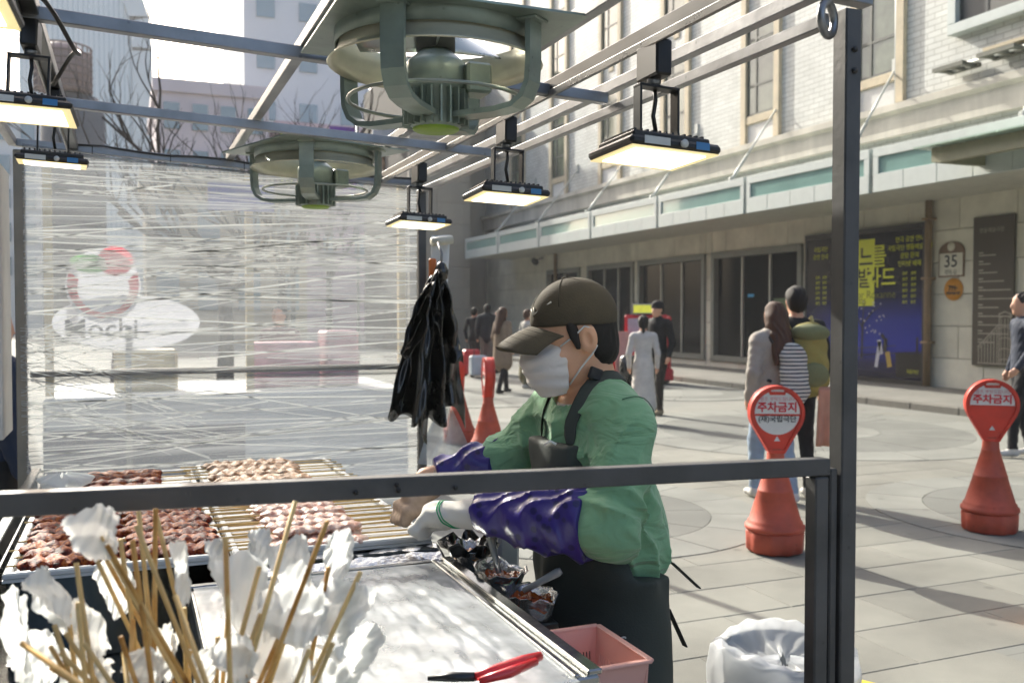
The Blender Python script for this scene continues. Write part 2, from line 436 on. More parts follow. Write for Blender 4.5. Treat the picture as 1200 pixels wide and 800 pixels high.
def white_brick():
    m = bpy.data.materials.new('white_brick'); m.use_nodes = True; nt = m.node_tree; L = nt.links; b = nt.nodes['Principled BSDF']
    tc = nt.nodes.new('ShaderNodeTexCoord'); mp = nt.nodes.new('ShaderNodeMapping'); mp.vector_type = 'POINT'
    sx = nt.nodes.new('ShaderNodeSeparateXYZ'); cx = nt.nodes.new('ShaderNodeCombineXYZ'); L.new(tc.outputs['Object'], sx.inputs[0])
    L.new(sx.outputs[1], cx.inputs[0]); L.new(sx.outputs[2], cx.inputs[1])
    br = nt.nodes.new('ShaderNodeTexBrick'); br.inputs['Scale'].default_value = 1; br.inputs['Brick Width'].default_value = 0.36; br.inputs['Row Height'].default_value = 0.12
    br.inputs['Mortar Size'].default_value = 0.009; br.inputs['Color1'].default_value = (*hexc('#cdcfc9'), 1); br.inputs['Color2'].default_value = (*hexc('#c2c4be'), 1); br.inputs['Mortar'].default_value = (*hexc('#9c9d95'), 1)
    L.new(cx.outputs[0], br.inputs[0])
    n = nt.nodes.new('ShaderNodeTexNoise'); n.inputs['Scale'].default_value = 1.2; n.inputs['Detail'].default_value = 7; L.new(tc.outputs['Object'], n.inputs[0])
    mr = nt.nodes.new('ShaderNodeMapRange'); mr.inputs[1].default_value = 0.25; mr.inputs[2].default_value = 0.6; mr.inputs[3].default_value = 0.78; mr.inputs[4].default_value = 1.0; L.new(n.outputs[0], mr.inputs[0])
    mx = nt.nodes.new('ShaderNodeMix'); mx.data_type = 'RGBA'; mx.blend_type = 'MULTIPLY'; mx.inputs[0].default_value = 1.0
    L.new(br.outputs[0], mx.inputs[6]); L.new(mr.outputs[0], mx.inputs[7]); L.new(mx.outputs[2], b.inputs[0])
    bp = nt.nodes.new('ShaderNodeBump'); bp.inputs['Strength'].default_value = 0.6; bp.inputs['Distance'].default_value = 0.012; bp.invert = True
    L.new(br.outputs[1], bp.inputs['Height']); L.new(bp.outputs[0], b.inputs['Normal']); b.inputs['Roughness'].default_value = 0.6
    return m
WBRICK = white_brick()

thea = thing('theatre_building', 'white brick theatre building with stone ground floor and beige window trims', 'building', (WX, 8, 0))
g = MB(); g.span((WX + 0.3, -6, 0), (WX + 8, 40.2, 4.6)); part('core_wall', g, STONE2, thea, True)
g = MB(); g.span((WX, -6, 4.5), (WX + 8, 40.2, 15.0)); up = part('upper_wall', g, WBRICK, thea, True)
# cladding panels of the ground floor, cut round the openings
def wy(x): return at(x, 368, X=WX).y
wins = [(833, 942, 4), (747, 828, 4), (688, 744, 4), (641, 681, 3)]
opens = []
for a, b, n in wins: opens.append((wy(b) + 0.05, wy(a) - 0.05, 0.30, 3.30))
def cut_rects(rect, holes):
    rs = [rect]
    for (h0, h1, k0, k1) in holes:
        out = []
        for (a, b, c, d) in rs:
            if b <= h0 or a >= h1 or d <= k0 or c >= k1: out.append((a, b, c, d)); continue
            if a < h0: out.append((a, h0, c, d))
            if b > h1: out.append((h1, b, c, d))
            a2, b2 = max(a, h0), min(b, h1)
            if c < k0: out.append((a2, b2, c, k0))
            if d > k1: out.append((a2, b2, k1, d))
        rs = out
    return [r for r in rs if r[1] - r[0] > 0.06 and r[3] - r[2] > 0.06]
_pm = {}
def panel(parent, r, x, m, thick=0.3):
    key = (round(r[1] - r[0], 2), round(r[3] - r[2], 2), m.name, thick)
    if key not in _pm: _pm[key] = MB().box((0, 0, 0), (thick, key[0] - 0.012, key[1] - 0.012), bev=0.006).mesh('stone_panel', m)
    o0 = org(parent); link('stone_panel', _pm[key], parent, (x + thick / 2 - o0.x, (r[0] + r[1]) / 2 - o0.y, (r[2] + r[3]) / 2 - o0.z))
rows = [(0.12, 0.72), (0.72, 1.36), (1.36, 2.0), (2.0, 2.64), (2.64, 3.28), (3.28, 4.06)]
for ri, (z0, z1) in enumerate(rows):
    y = 8.0 + (0.6 if ri % 2 else 0)
    while y < 40:
        y1 = min(y + 1.3, 40.1)
        for r in cut_rects((y, y1, z0, z1), opens): panel(thea, r, WX + rnd.uniform(-.003, .003), STONE)
        y = y1
# shop windows
for wi, ((a, b, n), (y0, y1, z0, z1)) in enumerate(zip(wins, opens)):
    g = MB(); t = 0.16
    g.span((WX - 0.06, y0, z0), (WX + 0.2, y0 + t, z1), bev=.01); g.span((WX - 0.06, y1 - t, z0), (WX + 0.2, y1, z1), bev=.01)
    g.span((WX - 0.063, y0 + t, z1 - t), (WX + 0.2, y1 - t, z1), bev=.01); g.span((WX - 0.063, y0 + t, z0), (WX + 0.2, y1 - t, z0 + t), bev=.01)
    wf = part('window', g, GREYF, thea, True)
    k = n - 1
    for q in range(k):
        p0 = y0 + t + (y1 - y0 - 2 * t) * q / k; p1 = y0 + t + (y1 - y0 - 2 * t) * (q + 1) / k
        part('pane', MB().span((WX + 0.09, p0 + .02, z0 + t), (WX + 0.10, p1 - .02, z1 - t)), DGLASS, wf, True)
        if q: part('mullion', MB().span((WX + 0.03, p0 - .03, z0 + t), (WX + 0.15, p0 + .03, z1 - t), bev=.006), MULL, wf, True)
# things seen inside the shop window: a green board and a red display
part('window_display', MB().span((WX + 0.084, wy(921), 0.9), (WX + 0.087, wy(903), 2.0)), mat('display_green', '#3c5a30', 0.5), thea, True, label='green board seen in the shop window')
part('window_display', MB().span((WX + 0.084, wy(880), 2.05), (WX + 0.087, wy(873), 2.13)), mat('display_cyan', '#2c9bd0', 0.5), thea, True, label='small blue lit strip in the window')
# drain pipe
g = MB(); py = wy(1092); g.tube([(WX - 0.12, py, 0.14), (WX - 0.12, py, 4.0)], 0.075, 10)
PIPE = mat('pipe_brown', '#8a7458', 0.5, var=0.2, vs_=3)
dp = part('drain_pipe', g, PIPE, thea, True)
for z in (1.0, 2.3, 3.5): part('pipe_clamp', MB().span((WX - 0.22, py - .1, z), (WX, py + .1, z + .05), bev=.01), PIPE, thea, True)
py = wy(654); part('drain_pipe', MB().tube([(WX - 0.12, py, 0.14), (WX - 0.12, py, 4.0)], 0.07, 8), PIPE, thea, True)
# cornice ledge
g = MB(); pr = [(WX + .05, 5.35), (WX - .18, 5.35), (WX - .18, 5.80), (WX - .3, 5.86), (WX - .3, 6.0), (WX + .05, 6.06)]
g.add([(a, y, b) for y in (7, 40.0) for a, b in pr], [tuple(range(6)), tuple(range(11, 5, -1))] + [(i, (i + 1) % 6, (i + 1) % 6 + 6, i + 6) for i in range(6)])
part('cornice', g, CORN, thea, True)
# window bays of the upper floors
for bi in range(6):
    yc = 16.0 + 4.06 * bi; hw = 0.68
    for s in (-1, 1):
        part('window_trim', MB().span((WX - 0.10, yc + s * hw - 0.11, 6.06), (WX + 0.05, yc + s * hw + 0.11, 14.6), bev=.01), TRIM, thea, True)
    for z0, z1 in ((6.75, 9.35), (10.5, 13.0)):
        part('sill', MB().span((WX - 0.08, yc - hw + .11, z0 - 0.2), (WX + 0.05, yc + hw - .11, z0), bev=.01), TRIM, thea, True)
        g = MB(); a, b = yc - hw + 0.115, yc + hw - 0.115
        g.span((WX - .04, a, z0), (WX + .02, a + .06, z1)); g.span((WX - .04, b - .06, z0), (WX + .02, b, z1))
        for zz in (z0 + .0, z0 + 0.75, z1 - .66, z1 - .06): g.span((WX - .042, a + .06, zz), (WX + .02, b - .06, zz + .06))
        g.span((WX - .044, yc - .03 + .2, z0 + .06), (WX + .02, yc + .03 + .2, z1 - .06))
        wf = part('window', g, WFRAME, thea, True)
        for (c0, c1) in ((a + .05, yc + .17), (yc + .23, b - .05)):
            for (e0, e1) in ((z0 + .06, z0 + .75), (z0 + .81, z1 - .66), (z1 - .6, z1 - .06)):
                part('pane', MB().span((WX - .02, c0, e0), (WX - .008, c1, e1)), WGLASS, wf, True)
    part('spandrel_ornament', MB().span((WX - .03, yc - .16, 9.75), (WX + .03, yc + .16, 10.15), bev=.02), TRIM, thea, True)
    # tiled panel below the window
    part('tile_panel', MB().span((WX - .02, yc - hw + .11, 6.06), (WX + .02, yc + hw - .11, 6.55)), mat('small_tile', '#c9cac6', 0.5, var=0.1, vs_=30), thea, True)
# white framed screen, brackets and pipes high on the wall
yr = at(1107, 40, X=WX - .2).y; zb = at(1107, 46, X=WX - .2).z
g = MB(); y0 = 8.6
g.span((WX - .25, y0, zb), (WX + .02, yr, zb + .2), bev=.01); g.span((WX - .25, yr - .2, zb + .2), (WX + .02, yr, zb + 3), bev=.01)
fr = part('screen_frame', g, WHITE, thea, True)
part('screen_panel', MB().span((WX - .12, y0, zb + .2), (WX - .05, yr - .2, zb + 3)), mat('screen_mesh', '#565652', 0.6, var=.1), fr, True)
part('screen_edge', MB().span((WX - .13, yr - .85, zb + .2), (WX - .121, yr - .2, zb + 3)), mat('screen_dark', '#2a3030', 0.4), fr, True)
part('screen_bracket', MB().span((WX - .2, 9, zb - .5), (WX, yr - .8, zb - .44)).span((WX - .55, 11.2, zb - .5), (WX, 11.5, zb - .4)), TRIM, thea, True)
IRON = mat('bracket_iron', '#5a5c50', 0.6, var=.2)
for (xa, xb, yy) in ((1095, 1130, 83), (1146, 1190, 66)):
    ya, yb = at(xb, yy, X=WX - .4).y, at(xa, yy, X=WX - .4).y; zz = at(xa, yy, X=WX - .4).z - .1
    g = MB()
    g.span((WX - .55, ya, zz), (WX - .45, yb, zz + .08)); g.span((WX - .15, ya, zz), (WX - .05, yb, zz + .08))
    for k in range(3):
        yk = ya + (yb - ya) * (0.1 + .4 * k); g.span((WX - .45, yk - .04, zz + .004), (WX - .15, yk + .04, zz + .07))
    part('wall_bracket', g, IRON, thea, True)
g = MB(); za = at(1045, 131, X=WX - .1)
g.tube([(WX - .06, za.y, 11), (WX - .06, za.y, za.z), (WX - .06, 9.2, za.z)], .045, 8); part('service_pipe', g, GALV, thea, True)
g = MB(); zz = at(1125, 78, X=WX - .2); g.tube([zz, (WX - .2, 9.0, zz.z)], .035, 8); part('service_pipe', g, GALV, thea, True)

# ---- canopy over the sidewalk
FX, CZ0, CZ1 = 13.0, 3.88, 4.70
can = thing('canopy', 'long white and teal glass canopy hanging over the theatre sidewalk', 'canopy', (FX, 12, CZ0))
mods = [6.15, 10.0, 13.86, 17.75, 21.55, 25.4, 29.25, 33.05, 36.8]
g = MB(); g.span((FX + .12, 6.15, CZ0 + .02), (WX - .002, 36.8, CZ0 + .14)); part('soffit', g, mat('soffit_grey', '#bcbcb0', .7), can, True)
g = MB(); g.span((FX + .12, 6.15, CZ1 - .16), (WX - .002, 36.8, CZ1 - .10)); part('canopy_roof', g, WHITE, can, True)
for k in range(8):
    a, b = mods[k] + .05, mods[k + 1] - .05; n = 5
    g = MB(); g.span((FX, a, CZ1 - .17), (FX + .1, b, CZ1), bev=.006)
    g.span((FX, a, CZ0 + .34), (FX + .1, a + .13, CZ1 - .17)); g.span((FX, b - .13, CZ0 + .34), (FX + .1, b, CZ1 - .17))
    fr = part('fascia_frame', g, WHITE, can, True)
    part('teal_strip', MB().span((FX + .035, a + .13, CZ0 + .34), (FX + .06, b - .13, CZ1 - .17)), TEAL, fr, True)
    for q in range(n):
        p0 = a + (b - a) * q / n; p1 = a + (b - a) * (q + 1) / n
        part('fascia_panel', MB().span((FX - .002, p0 + .004, CZ0), (FX + .1, p1 - .004, CZ0 + .334), bev=.004), WHITE, can, True)
    if k > 0:
        yl = mods[k] + .75 + (.0 if k < 4 else -.2)
        g = MB(); p, q = Vector((FX + .15, yl, CZ1 + .02)), Vector((WX - .05, yl + .9, 6.75))
        mid = p.lerp(q, .35)
        g.tube([p, mid], .035, 6); g.tube([mid, q], .022, 6); g.box(p + Vector((0, 0, .03)), (.1, .1, .1), bev=.01)
        g.box(q + Vector((.03, 0, .1)), (.06, .14, .34), bev=.01)
        part('tie_rod', g, GALV, can, True)
gl = thing('glass_awning', 'small frosted glass awning on steel beams fixed below the canopy front', 'awning', (12.4, 9, 4.0))
part('glass_pane', MB().span((11.75, 6.5, 4.25), (13.0, 11.6, 4.275)), mat('frosted_glass', '#b9d2c0', .25, var=.05, trans=.25), gl, True)
STEEL = mat('beam_olive', '#8b8a70', .5, var=.1)
part('beam', MB().span((11.95, 11.3, 4.02), (13.0, 11.42, 4.245)), STEEL, gl, True)
part('beam', MB().span((11.95, 6.5, 4.0), (12.07, 11.3, 4.24)), STEEL, gl, True)
part('beam', MB().span((12.07, 8.6, 4.04), (13.0, 8.72, 4.245)), STEEL, gl, True)

# ---- posters and plates on the theatre wall
def print_poster():
    m = bpy.data.materials.new('poster_print'); m.use_nodes = True; nt = m.node_tree; L = nt.links; b = nt.nodes['Principled BSDF']
    tc = nt.nodes.new('ShaderNodeTexCoord'); sx = nt.nodes.new('ShaderNodeSeparateXYZ'); L.new(tc.outputs['Generated'], sx.inputs[0])
    cr = nt.nodes.new('ShaderNodeValToRGB'); e = cr.color_ramp.elements
    e[0].position = 0.0; e[0].color = (*hexc('#0c0f2a'), 1); e[1].position = 1.0; e[1].color = (*hexc('#0a0c12'), 1)
    for p, c in ((.10, '#14184a'), (.22, '#2b3a9c'), (.40, '#26358c'), (.55, '#141a44'), (.66, '#0b0d18')):
        q = cr.color_ramp.elements.new(p); q.color = (*hexc(c), 1)
    L.new(sx.outputs[2], cr.inputs[0])
    cy = nt.nodes.new('ShaderNodeMapRange'); cy.inputs[1].default_value = .55; cy.inputs[2].default_value = .95; cy.inputs[3].default_value = 1; cy.inputs[4].default_value = .25
    L.new(sx.outputs[1], cy.inputs[0])
    mx = nt.nodes.new('ShaderNodeMix'); mx.data_type = 'RGBA'; mx.blend_type = 'MULTIPLY'; mx.inputs[0].default_value = 1
    L.new(cr.outputs[0], mx.inputs[6]); L.new(cy.outputs[0], mx.inputs[7]); L.new(mx.outputs[2], b.inputs[0])
    b.inputs['Roughness'].default_value = .25
    return m
ya, yb = wy(1085), wy(949); PZ0, PZ1 = 0.22, 3.36; PX = WX - .1
pos = thing('theatre_poster', 'big dark blue theatre poster with yellow title block on stone wall', 'poster', (PX, (ya + yb) / 2, PZ0))
part('poster_frame', MB().span((PX - .02, ya - .06, PZ0), (WX - .006, ya, PZ1), bev=.005).span((PX - .02, yb, PZ0), (WX - .006, yb + .06, PZ1), bev=.005)
     .span((PX - .025, ya - .06, PZ1), (WX - .006, yb + .06, PZ1 + .12), bev=.005).span((PX - .025, ya - .06, PZ0 - .1), (WX - .006, yb + .06, PZ0), bev=.005), mat('frame_dark', '#2d2d2c', .4), pos, True)
part('printed_sheet', MB().span((PX, ya + .002, PZ0 + .002), (PX + .02, yb - .002, PZ1 - .002)), print_poster(), pos, True)
YEL = mat('print_yellow', '#d8dc3c', .35, var=.03); WPR = mat('print_white', '#c9c9d2', .4); BLK = mat('print_black', '#101214', .35)
part('title_block', MB().span((PX - .004, at(1024, 300, X=PX).y, 1.78), (PX - .001, at(985, 300, X=PX).y, PZ1 - .12)), YEL, pos, True)
ROTW = Matrix.Rotation(R(-90), 4, 'Z')      # print plane faces -X
def wall_text(txt, size, y, z, m, parent, x=PX - .006, bold=0.0, name='lettering'):
    tb = xf(text_mb(txt, size, bold), Matrix.Translation((x, y, z)) @ ROTW); return part(name, tb, m, parent, True)
yc = at(1003, 300, X=PX).y
wall_text('록산느를', .52, yc - .07, 2.82, BLK, pos, bold=.006, x=PX - .0065)
wall_text('위한 발라드', .47, yc - .18, 2.36, BLK, pos, bold=.006, x=PX - .0065)
for t, yy, zz, s in (('를', at(1029, 300, X=PX).y, 2.82, .52), ('라드', at(1032, 300, X=PX).y, 2.36, .47)):
    wall_text(t, s, yy, zz, YEL, pos, bold=.006, x=PX - .012)
wall_text('Ballads for Roxanne', .24, yc - .2, 2.02, mat('print_olive', '#6d7020', .4), pos)
wall_text('2025', .16, yc - .15, 1.93 - .06, BLK, pos)
for tx, yy, z0 in ((('연극 공연 안내', '국립극단 명동예술극장', '관람 문의', '인터넷 예매'), at(1065, 300, X=PX).y, 3.16), (('국립극단', '공연 안내'), at(961, 300, X=PX).y, 3.1)):
    for k, t in enumerate(tx): wall_text(t, .13, yy, z0 - k * .17, YEL, pos)
for col in (1060, 1070, 958, 966):
    for k in range(6): wall_text('출연', .075, at(col, 300, X=PX).y, 2.45 - k * .12, YEL, pos)
# printed scene: tree with lights, couple, fence
def pxy(x, y, off): p = at(x, y, X=PX - off); return p
g = MB()
def ink(a, b, wpx, off=.004):
    p, q = pxy(*a, off), pxy(*b, off); g.beam(p, q, .001, wpx * .018, up=(1, 0, 0), bev=0) if False else g.add(*ribbon(p, q, wpx * .009))
def ribbon(p, q, hw):
    t = (q - p).normalized(); n = Vector((0, -t.z, t.y)) * hw
    return [p + n, q + n, q - n, p - n], [(0, 1, 2, 3)]
ink((1010, 420), (1011, 375), 3); ink((1011, 385), (1001, 365), 2); ink((1011, 380), (1024, 362), 2); ink((1011, 375), (1012, 355), 2); ink((1005, 372), (1000, 355), 1); ink((1018, 370), (1030, 358), 1)
ink((1000, 416), (1085, 412), 1.2); ink((1000, 408), (1050, 405), 1.0); ink((1050, 428), (1082, 428), 28); ink((1075, 420), (1075, 395), 3)
part('printed_tree', g, BLK, pos, True)
g = MB(); rr = random.Random(3)
for k in range(30):
    x, y = 1000 + rr.uniform(0, 36), 352 + rr.uniform(0, 40)
    p = pxy(x, y, .006); h = .022; g.add([p + Vector((0, -h, 0)), p + Vector((0, 0, h)), p + Vector((0, h, 0)), p + Vector((0, 0, -h))], [(0, 1, 2, 3)])
part('printed_lights', g, WPR, pos, True, kind='stuff')
g = MB(); ink((1031, 400), (1027, 430), 5, .006); ink((1030, 398), (1033, 415), 6, .006); part('printed_figure', g, WPR, pos, True)
g = MB(); ink((1040, 412), (1043, 430), 7, .006); part('printed_figure', g, mat('print_gold', '#b59a48', .4), pos, True)
g = MB(); ink((1033, 392), (1036, 396), 5, .007); ink((1038, 396), (1037, 412), 6, .0065); part('printed_figure', g, BLK, pos, True)
wall_text('국립극단', .09, at(1070, 432, X=PX).y, at(1070, 436, X=PX).z, YEL, pos)

BR = mat('sign_brown', '#453f33', .5, var=.05); LTX = mat('sign_grey_text', '#a39d8e', .5)
a, b = at(1139, 340, X=WX - .06), at(1187, 340, X=WX - .06); z1, z0 = at(1163, 253, X=WX - .06).z, at(1163, 429, X=WX - .06).z
bs = thing('wall_sign', 'tall brown history sign with printed building drawing on stone wall', 'sign', (WX - .06, (a.y + b.y) / 2, z0))
part('sign_board', MB().span((WX - .06, b.y, z0), (WX - .004, a.y, z1), bev=.005), BR, bs, True)
X0 = WX - .0625
wall_text('명동예술극장', .10, a.y - .42, z1 - .27, LTX, bs, x=X0)
lens = [.5, .35, .55, .75, .95, 1.15, .6, 1.0, 1.05, .9, .5]
for k, l in enumerate(lens):
    zt = z1 - .75 - k * .165
    part('printed_line', MB().span((X0 - .001, a.y - .14 - l * .75, zt), (X0 + .002, a.y - .14, zt + .022)), LTX, bs, True)
    part('printed_year', MB().span((X0 - .001, a.y - .24, zt + .05), (X0 + .002, a.y - .14, zt + .075)), LTX, bs, True)
g = MB(); hw = (a.y - b.y); yl = a.y
def dl(u0, v0, u1, v1, wd=.012):
    p, q = Vector((X0 - .001, yl - u0 * hw, z0 + v0)), Vector((X0 - .001, yl - u1 * hw, z0 + v1)); g.add(*ribbon(p, q, wd))
for k in range(7): dl(.18 + .075 * k, .05, .18 + .075 * k, .3 + .07 * k, .009)
dl(.15, .35, .68, .80); dl(.15, .30, .68, .74, .007); dl(.68, .05, .68, .98); dl(.95, .05, .95, .98)
for k in range(5):
    dl(.68, .12 + .2 * k, .82, .15 + .2 * k, .008); dl(.82, .15 + .2 * k, .95, .12 + .2 * k, .008)
for k in range(3): dl(.73 + .08 * k, .05, .73 + .08 * k, .9, .008)
dl(.66, .98, .81, 1.03); dl(.81, 1.03, .97, .98); dl(.15, .05, .97, .05)
part('printed_drawing', g, LTX, bs, True)

p = at(1113, 308, X=WX - .04); hw = .33
pl = thing('number_plate', 'cream house number plate 35 with brown arched top', 'sign', (WX - .03, p.y, p.z - .28))
g = MB(); ol = [(-.31, 0), (.31, 0), (.31, .5)] + [(.31 * math.cos(t) if abs(math.cos(t)) < .5 else .31 * math.cos(t), .5 + .2 * math.sin(t)) for t in [math.pi * q / 12 for q in range(1, 12)]] + [(-.31, .5)]
g = xf(MB().prism(ol, 0, .025), Matrix.Translation((WX - .03, p.y, p.z - .28)) @ ROTW); part('plate_back', g, mat('plate_brown', '#6d5640', .5), pl, True)
g = xf(MB().prism([(-.28, .03), (.28, .03), (.28, .47), (-.28, .47)], -.006, 0), Matrix.Translation((WX - .03, p.y, p.z - .28)) @ ROTW); part('plate_face', g, mat('plate_cream', '#c9c6b4', .5), pl, True)
g = xf(MB().lathe([(.09, -.008), (.09, 0)], 16, axis='Y'), Matrix.Translation((WX - .03, p.y, p.z + .32)) @ ROTW); part('plate_emblem', g, mat('plate_cream', '', .5), pl, True)
wall_text('35', .34, p.y, p.z + .02, BLK, pl, x=WX - .038, bold=.004); wall_text('명동길', .11, p.y, p.z - .19, BLK, pl, x=WX - .038)
p = at(1116, 339, X=WX - .04)
pl = thing('round_plate', 'round orange plate below the house number plate', 'sign', (WX - .03, p.y, p.z - .22))
part('disc', MB().lathe([(.22, -.03), (.22, -.005)], 28, c=(WX, p.y, p.z), axis='X'), mat('plate_orange', '#c98a2c', .45, var=.08), pl, True)
g = MB()
for q in range(3): g.add(*ribbon(Vector((WX - .033, p.y + .1 - .07 * q, p.z - .03)), Vector((WX - .033, p.y + .06 - .05 * q, p.z + .08)), .016))
g.add(*ribbon(Vector((WX - .033, p.y + .12, p.z + .07)), Vector((WX - .033, p.y - .1, p.z + .02)), .014))
part('printed_symbol', g, BLK, pl, True); wall_text('명동예술극장', .06, p.y, p.z - .08, BLK, pl, x=WX - .034, bold=.003)
# wall camera cluster in the shade
p = at(628, 305, X=WX - .3); cc = thing('wall_camera', 'dark security camera cluster on the shaded stone wall', 'camera', tuple(p))
part('camera_arm', MB().beam(p, (WX - .002, p.y, p.z + .1), .06, .06), IRON, cc, True)
part('camera_body', MB().tube([p + Vector((-.1, -.25, -.1)), p + Vector((0, .2, 0))], .12, 10), mat('cam_black', '#202320', .4), cc, True)

# ================================================================ end of the street
EB = mat('end_stone', '#a09a8d', .8, var=.08, vs_=.6, bump=.1)
endb = thing('end_building', 'plain grey stone building closing the end of the theatre street', 'building', (12, 38, 0))
part('core', MB().span((10.98, 38.3, 0), (13.38, 46, 12.4)), STONE2, endb, True)
_q = MB().box((0, 0, 0), (1.188, .3, .888), bev=.006).mesh('stone_panel', EB)
for i in range(2):
    for j in range(13): link('stone_panel', _q, endb, (11.58 + 1.2 * i - 12, .15, .46 + .9 * j))
_q2 = MB().box((0, 0, 0), (.3, 1.2, .888), bev=.006).mesh('stone_panel', EB)
for i in range(2):
    for j in range(13): link('stone_panel', _q2, endb, (13.53 - 12, .62 + 1.21 * i, .46 + .9 * j))
part('return_wall', MB().span((13.7, 40.2, 0), (24, 46, 12.4)), EB, endb, True)

def block(name, label, x0, x1, y0, y1, h, wall, glass, nx, nz, group=None, ww=.55, wh=.55, z0=4.0, top=True, cat='building'):
    t = thing(name, label, cat, ((x0 + x1) / 2, y0, 0), group=group)
    part('wall', MB().span((x0, y0, 0), (x1, y1, h)), wall, t, True)
    if top: part('roof_parapet', MB().span((x0 - .3, y0 - .3, h), (x1 + .3, y1, h + .9)), wall, t, True)
    cw = (x1 - x0) / nx; ch = (h - z0) / nz
    me = MB().box((0, 0, 0), (cw * ww, .24, ch * wh)).mesh('window', glass)
    for i in range(nx):
        for j in range(nz): link('window', me, t, (x0 + cw * (i + .5) - (x0 + x1) / 2, -.1, z0 + ch * (j + .5)))
    return t
FG = mat('far_glass', '#7e939c', .2, var=.15, vs_=.05)  # pale far walls below hold part of the haze in their colour
block('tower_block', 'tall pale grey tower block with wide windows behind the bare trees', 10.3, 22, 90, 110, 37, mat('far_pale', '#d0d2d3', .8, var=.05, vs_=.1), FG, 3, 7, wh=.36, ww=.42)
block('street_building', 'low pinkish building with few windows behind the bare trees', 2.2, 10.0, 72, 90, 17.5, mat('far_pink', '#cbbfc2', .8, var=.08, vs_=.2), FG, 4, 4)
block('street_building', 'low pink wall building in front of the pale tower block', 11.0, 18.5, 74, 88, 15.5, mat('far_pink2', '#c3a9ae', .8, var=.08, vs_=.2), FG, 3, 2, ww=.3, wh=.3)
block('street_building', 'small white building with square windows below the glass tower', -9.5, -2.5, 82, 95, 17.0, mat('far_white', '#d0d4d4', .8, var=.06, vs_=.2), FG, 4, 5)
block('street_building', 'cream shop building at the far end of the street', 1.0, 9.2, 52, 62, 8.2, mat('far_cream', '#c3b49a', .8, var=.08, vs_=.2), FG, 4, 2, z0=1)
block('street_building', 'long grey shop row added unseen on the left for dark reflections', -20, -12, -20, 60, 14, mat('far_grey', '#4d4c49', .8, var=.1, vs_=.2), FG, 2, 4)
# shop fronts of the unseen left row, added for dark reflections in theatre windows
lr = [o for o in bpy.data.objects if o.get('label', '').startswith('long grey shop row')][0]
me = MB().box((0, 0, 0), (.2, 2.6, 1.7)).mesh('window', FG)
for k in range(20):
    for j in range(4): link('window', me, lr, (4.05, 20.0 - 18 + 4 * k - 0 - 0, 2.0 + 3.2 * j))
# glass tower with its curved frame, its colours paled to carry distance haze
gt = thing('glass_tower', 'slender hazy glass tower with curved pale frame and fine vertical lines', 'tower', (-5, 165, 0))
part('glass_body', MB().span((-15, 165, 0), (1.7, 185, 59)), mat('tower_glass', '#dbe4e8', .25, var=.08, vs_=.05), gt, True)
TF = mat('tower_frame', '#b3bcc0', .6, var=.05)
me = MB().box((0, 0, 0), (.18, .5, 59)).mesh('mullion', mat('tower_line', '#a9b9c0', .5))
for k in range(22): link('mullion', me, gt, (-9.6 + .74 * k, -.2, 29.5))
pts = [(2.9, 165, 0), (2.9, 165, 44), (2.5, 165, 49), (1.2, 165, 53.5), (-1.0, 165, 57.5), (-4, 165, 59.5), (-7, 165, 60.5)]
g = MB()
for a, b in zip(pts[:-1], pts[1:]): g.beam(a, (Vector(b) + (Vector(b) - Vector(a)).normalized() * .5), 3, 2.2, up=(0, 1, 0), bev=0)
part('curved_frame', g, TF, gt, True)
# lattice drum tower
dt = thing('drum_tower', 'round brown lattice drum on a dark tower near the glass tower', 'tower', (-5.2, 66, 0))
cx, cy_ = at(78, 100, Y=66).x, 66
zt, zm = at(78, 56, Y=66).z, at(78, 108, Y=66).z
BRL = mat('lattice_brown', '#6e5a55', .7, var=.1)
part('drum_core', MB().lathe([(1.55, zm), (1.55, zt - .6), (.9, zt)], 24, c=(cx, cy_, 0)), mat('drum_rose', '#96807c', .8), dt, True)
for k in range(7):
    z = zm + (zt - zm) * k / 6.4; g = MB(); g.tube([(cx + 1.68 * math.cos(a), cy_ + 1.68 * math.sin(a), z) for a in [2 * math.pi * q / 24 for q in range(25)]], .06, 5, caps=False); part('lattice_ring', g, BRL, dt, True)
me = MB().box((0, 0, (zm + zt - .3) / 2), (.09, .09, zt - zm)).mesh('lattice_bar', BRL)
for q in range(24): a = 2 * math.pi * q / 24; link('lattice_bar', me, dt, (cx + 1.66 * math.cos(a) + 5.2, 1.66 * math.sin(a), 0))
part('tower_shaft', MB().lathe([(1.9, 0), (1.9, zm - 1.3), (1.5, zm - .2), (.8, zm)], 20, c=(cx + .5, cy_ + 1, 0)), mat('shaft_dark', '#4f5258', .7), dt, True)

# ================================================================ the food cart
DARK = mat('frame_paint', '#4f4e4d', .5, metal=.15, spots=26, var=.14, vs_=9, bump=.06, bs=70)
BARS = mat('frame_silver', '#8f9092', .38, metal=.75, spots=22, var=.2, vs_=7, bump=.05, stretch=(1, 1, 1))
TRACK = mat('track_black', '#1d1e1e', .35, var=.1)
STAIN = mat('stainless', '#a8aaa9', .22, metal=1.0, var=.12, vs_=5, stretch=(1, 12, 1), rvar=.1)
DSTAIN = mat('stainless_dull', '#5c605f', .3, metal=.9, var=.25, vs_=7, rvar=.15)
XL, XR, YN, YF = -0.41, 1.28, 1.43, 4.23
def zr(x): return 2.265 - 0.045 * x           # the roof sags a little towards the plaza side
T = .03
cart = thing('food_cart', 'grey steel frame food cart with open roof bars and counter', 'food cart', (.45, 2.8, 0))
def post(x, y, z1, m=DARK, w_=.038, z0=0.0): return part('post', MB().span((x - w_ / 2, y - w_ / 2, z0), (x + w_ / 2, y + w_ / 2, z1), bev=.003), m, cart, True)
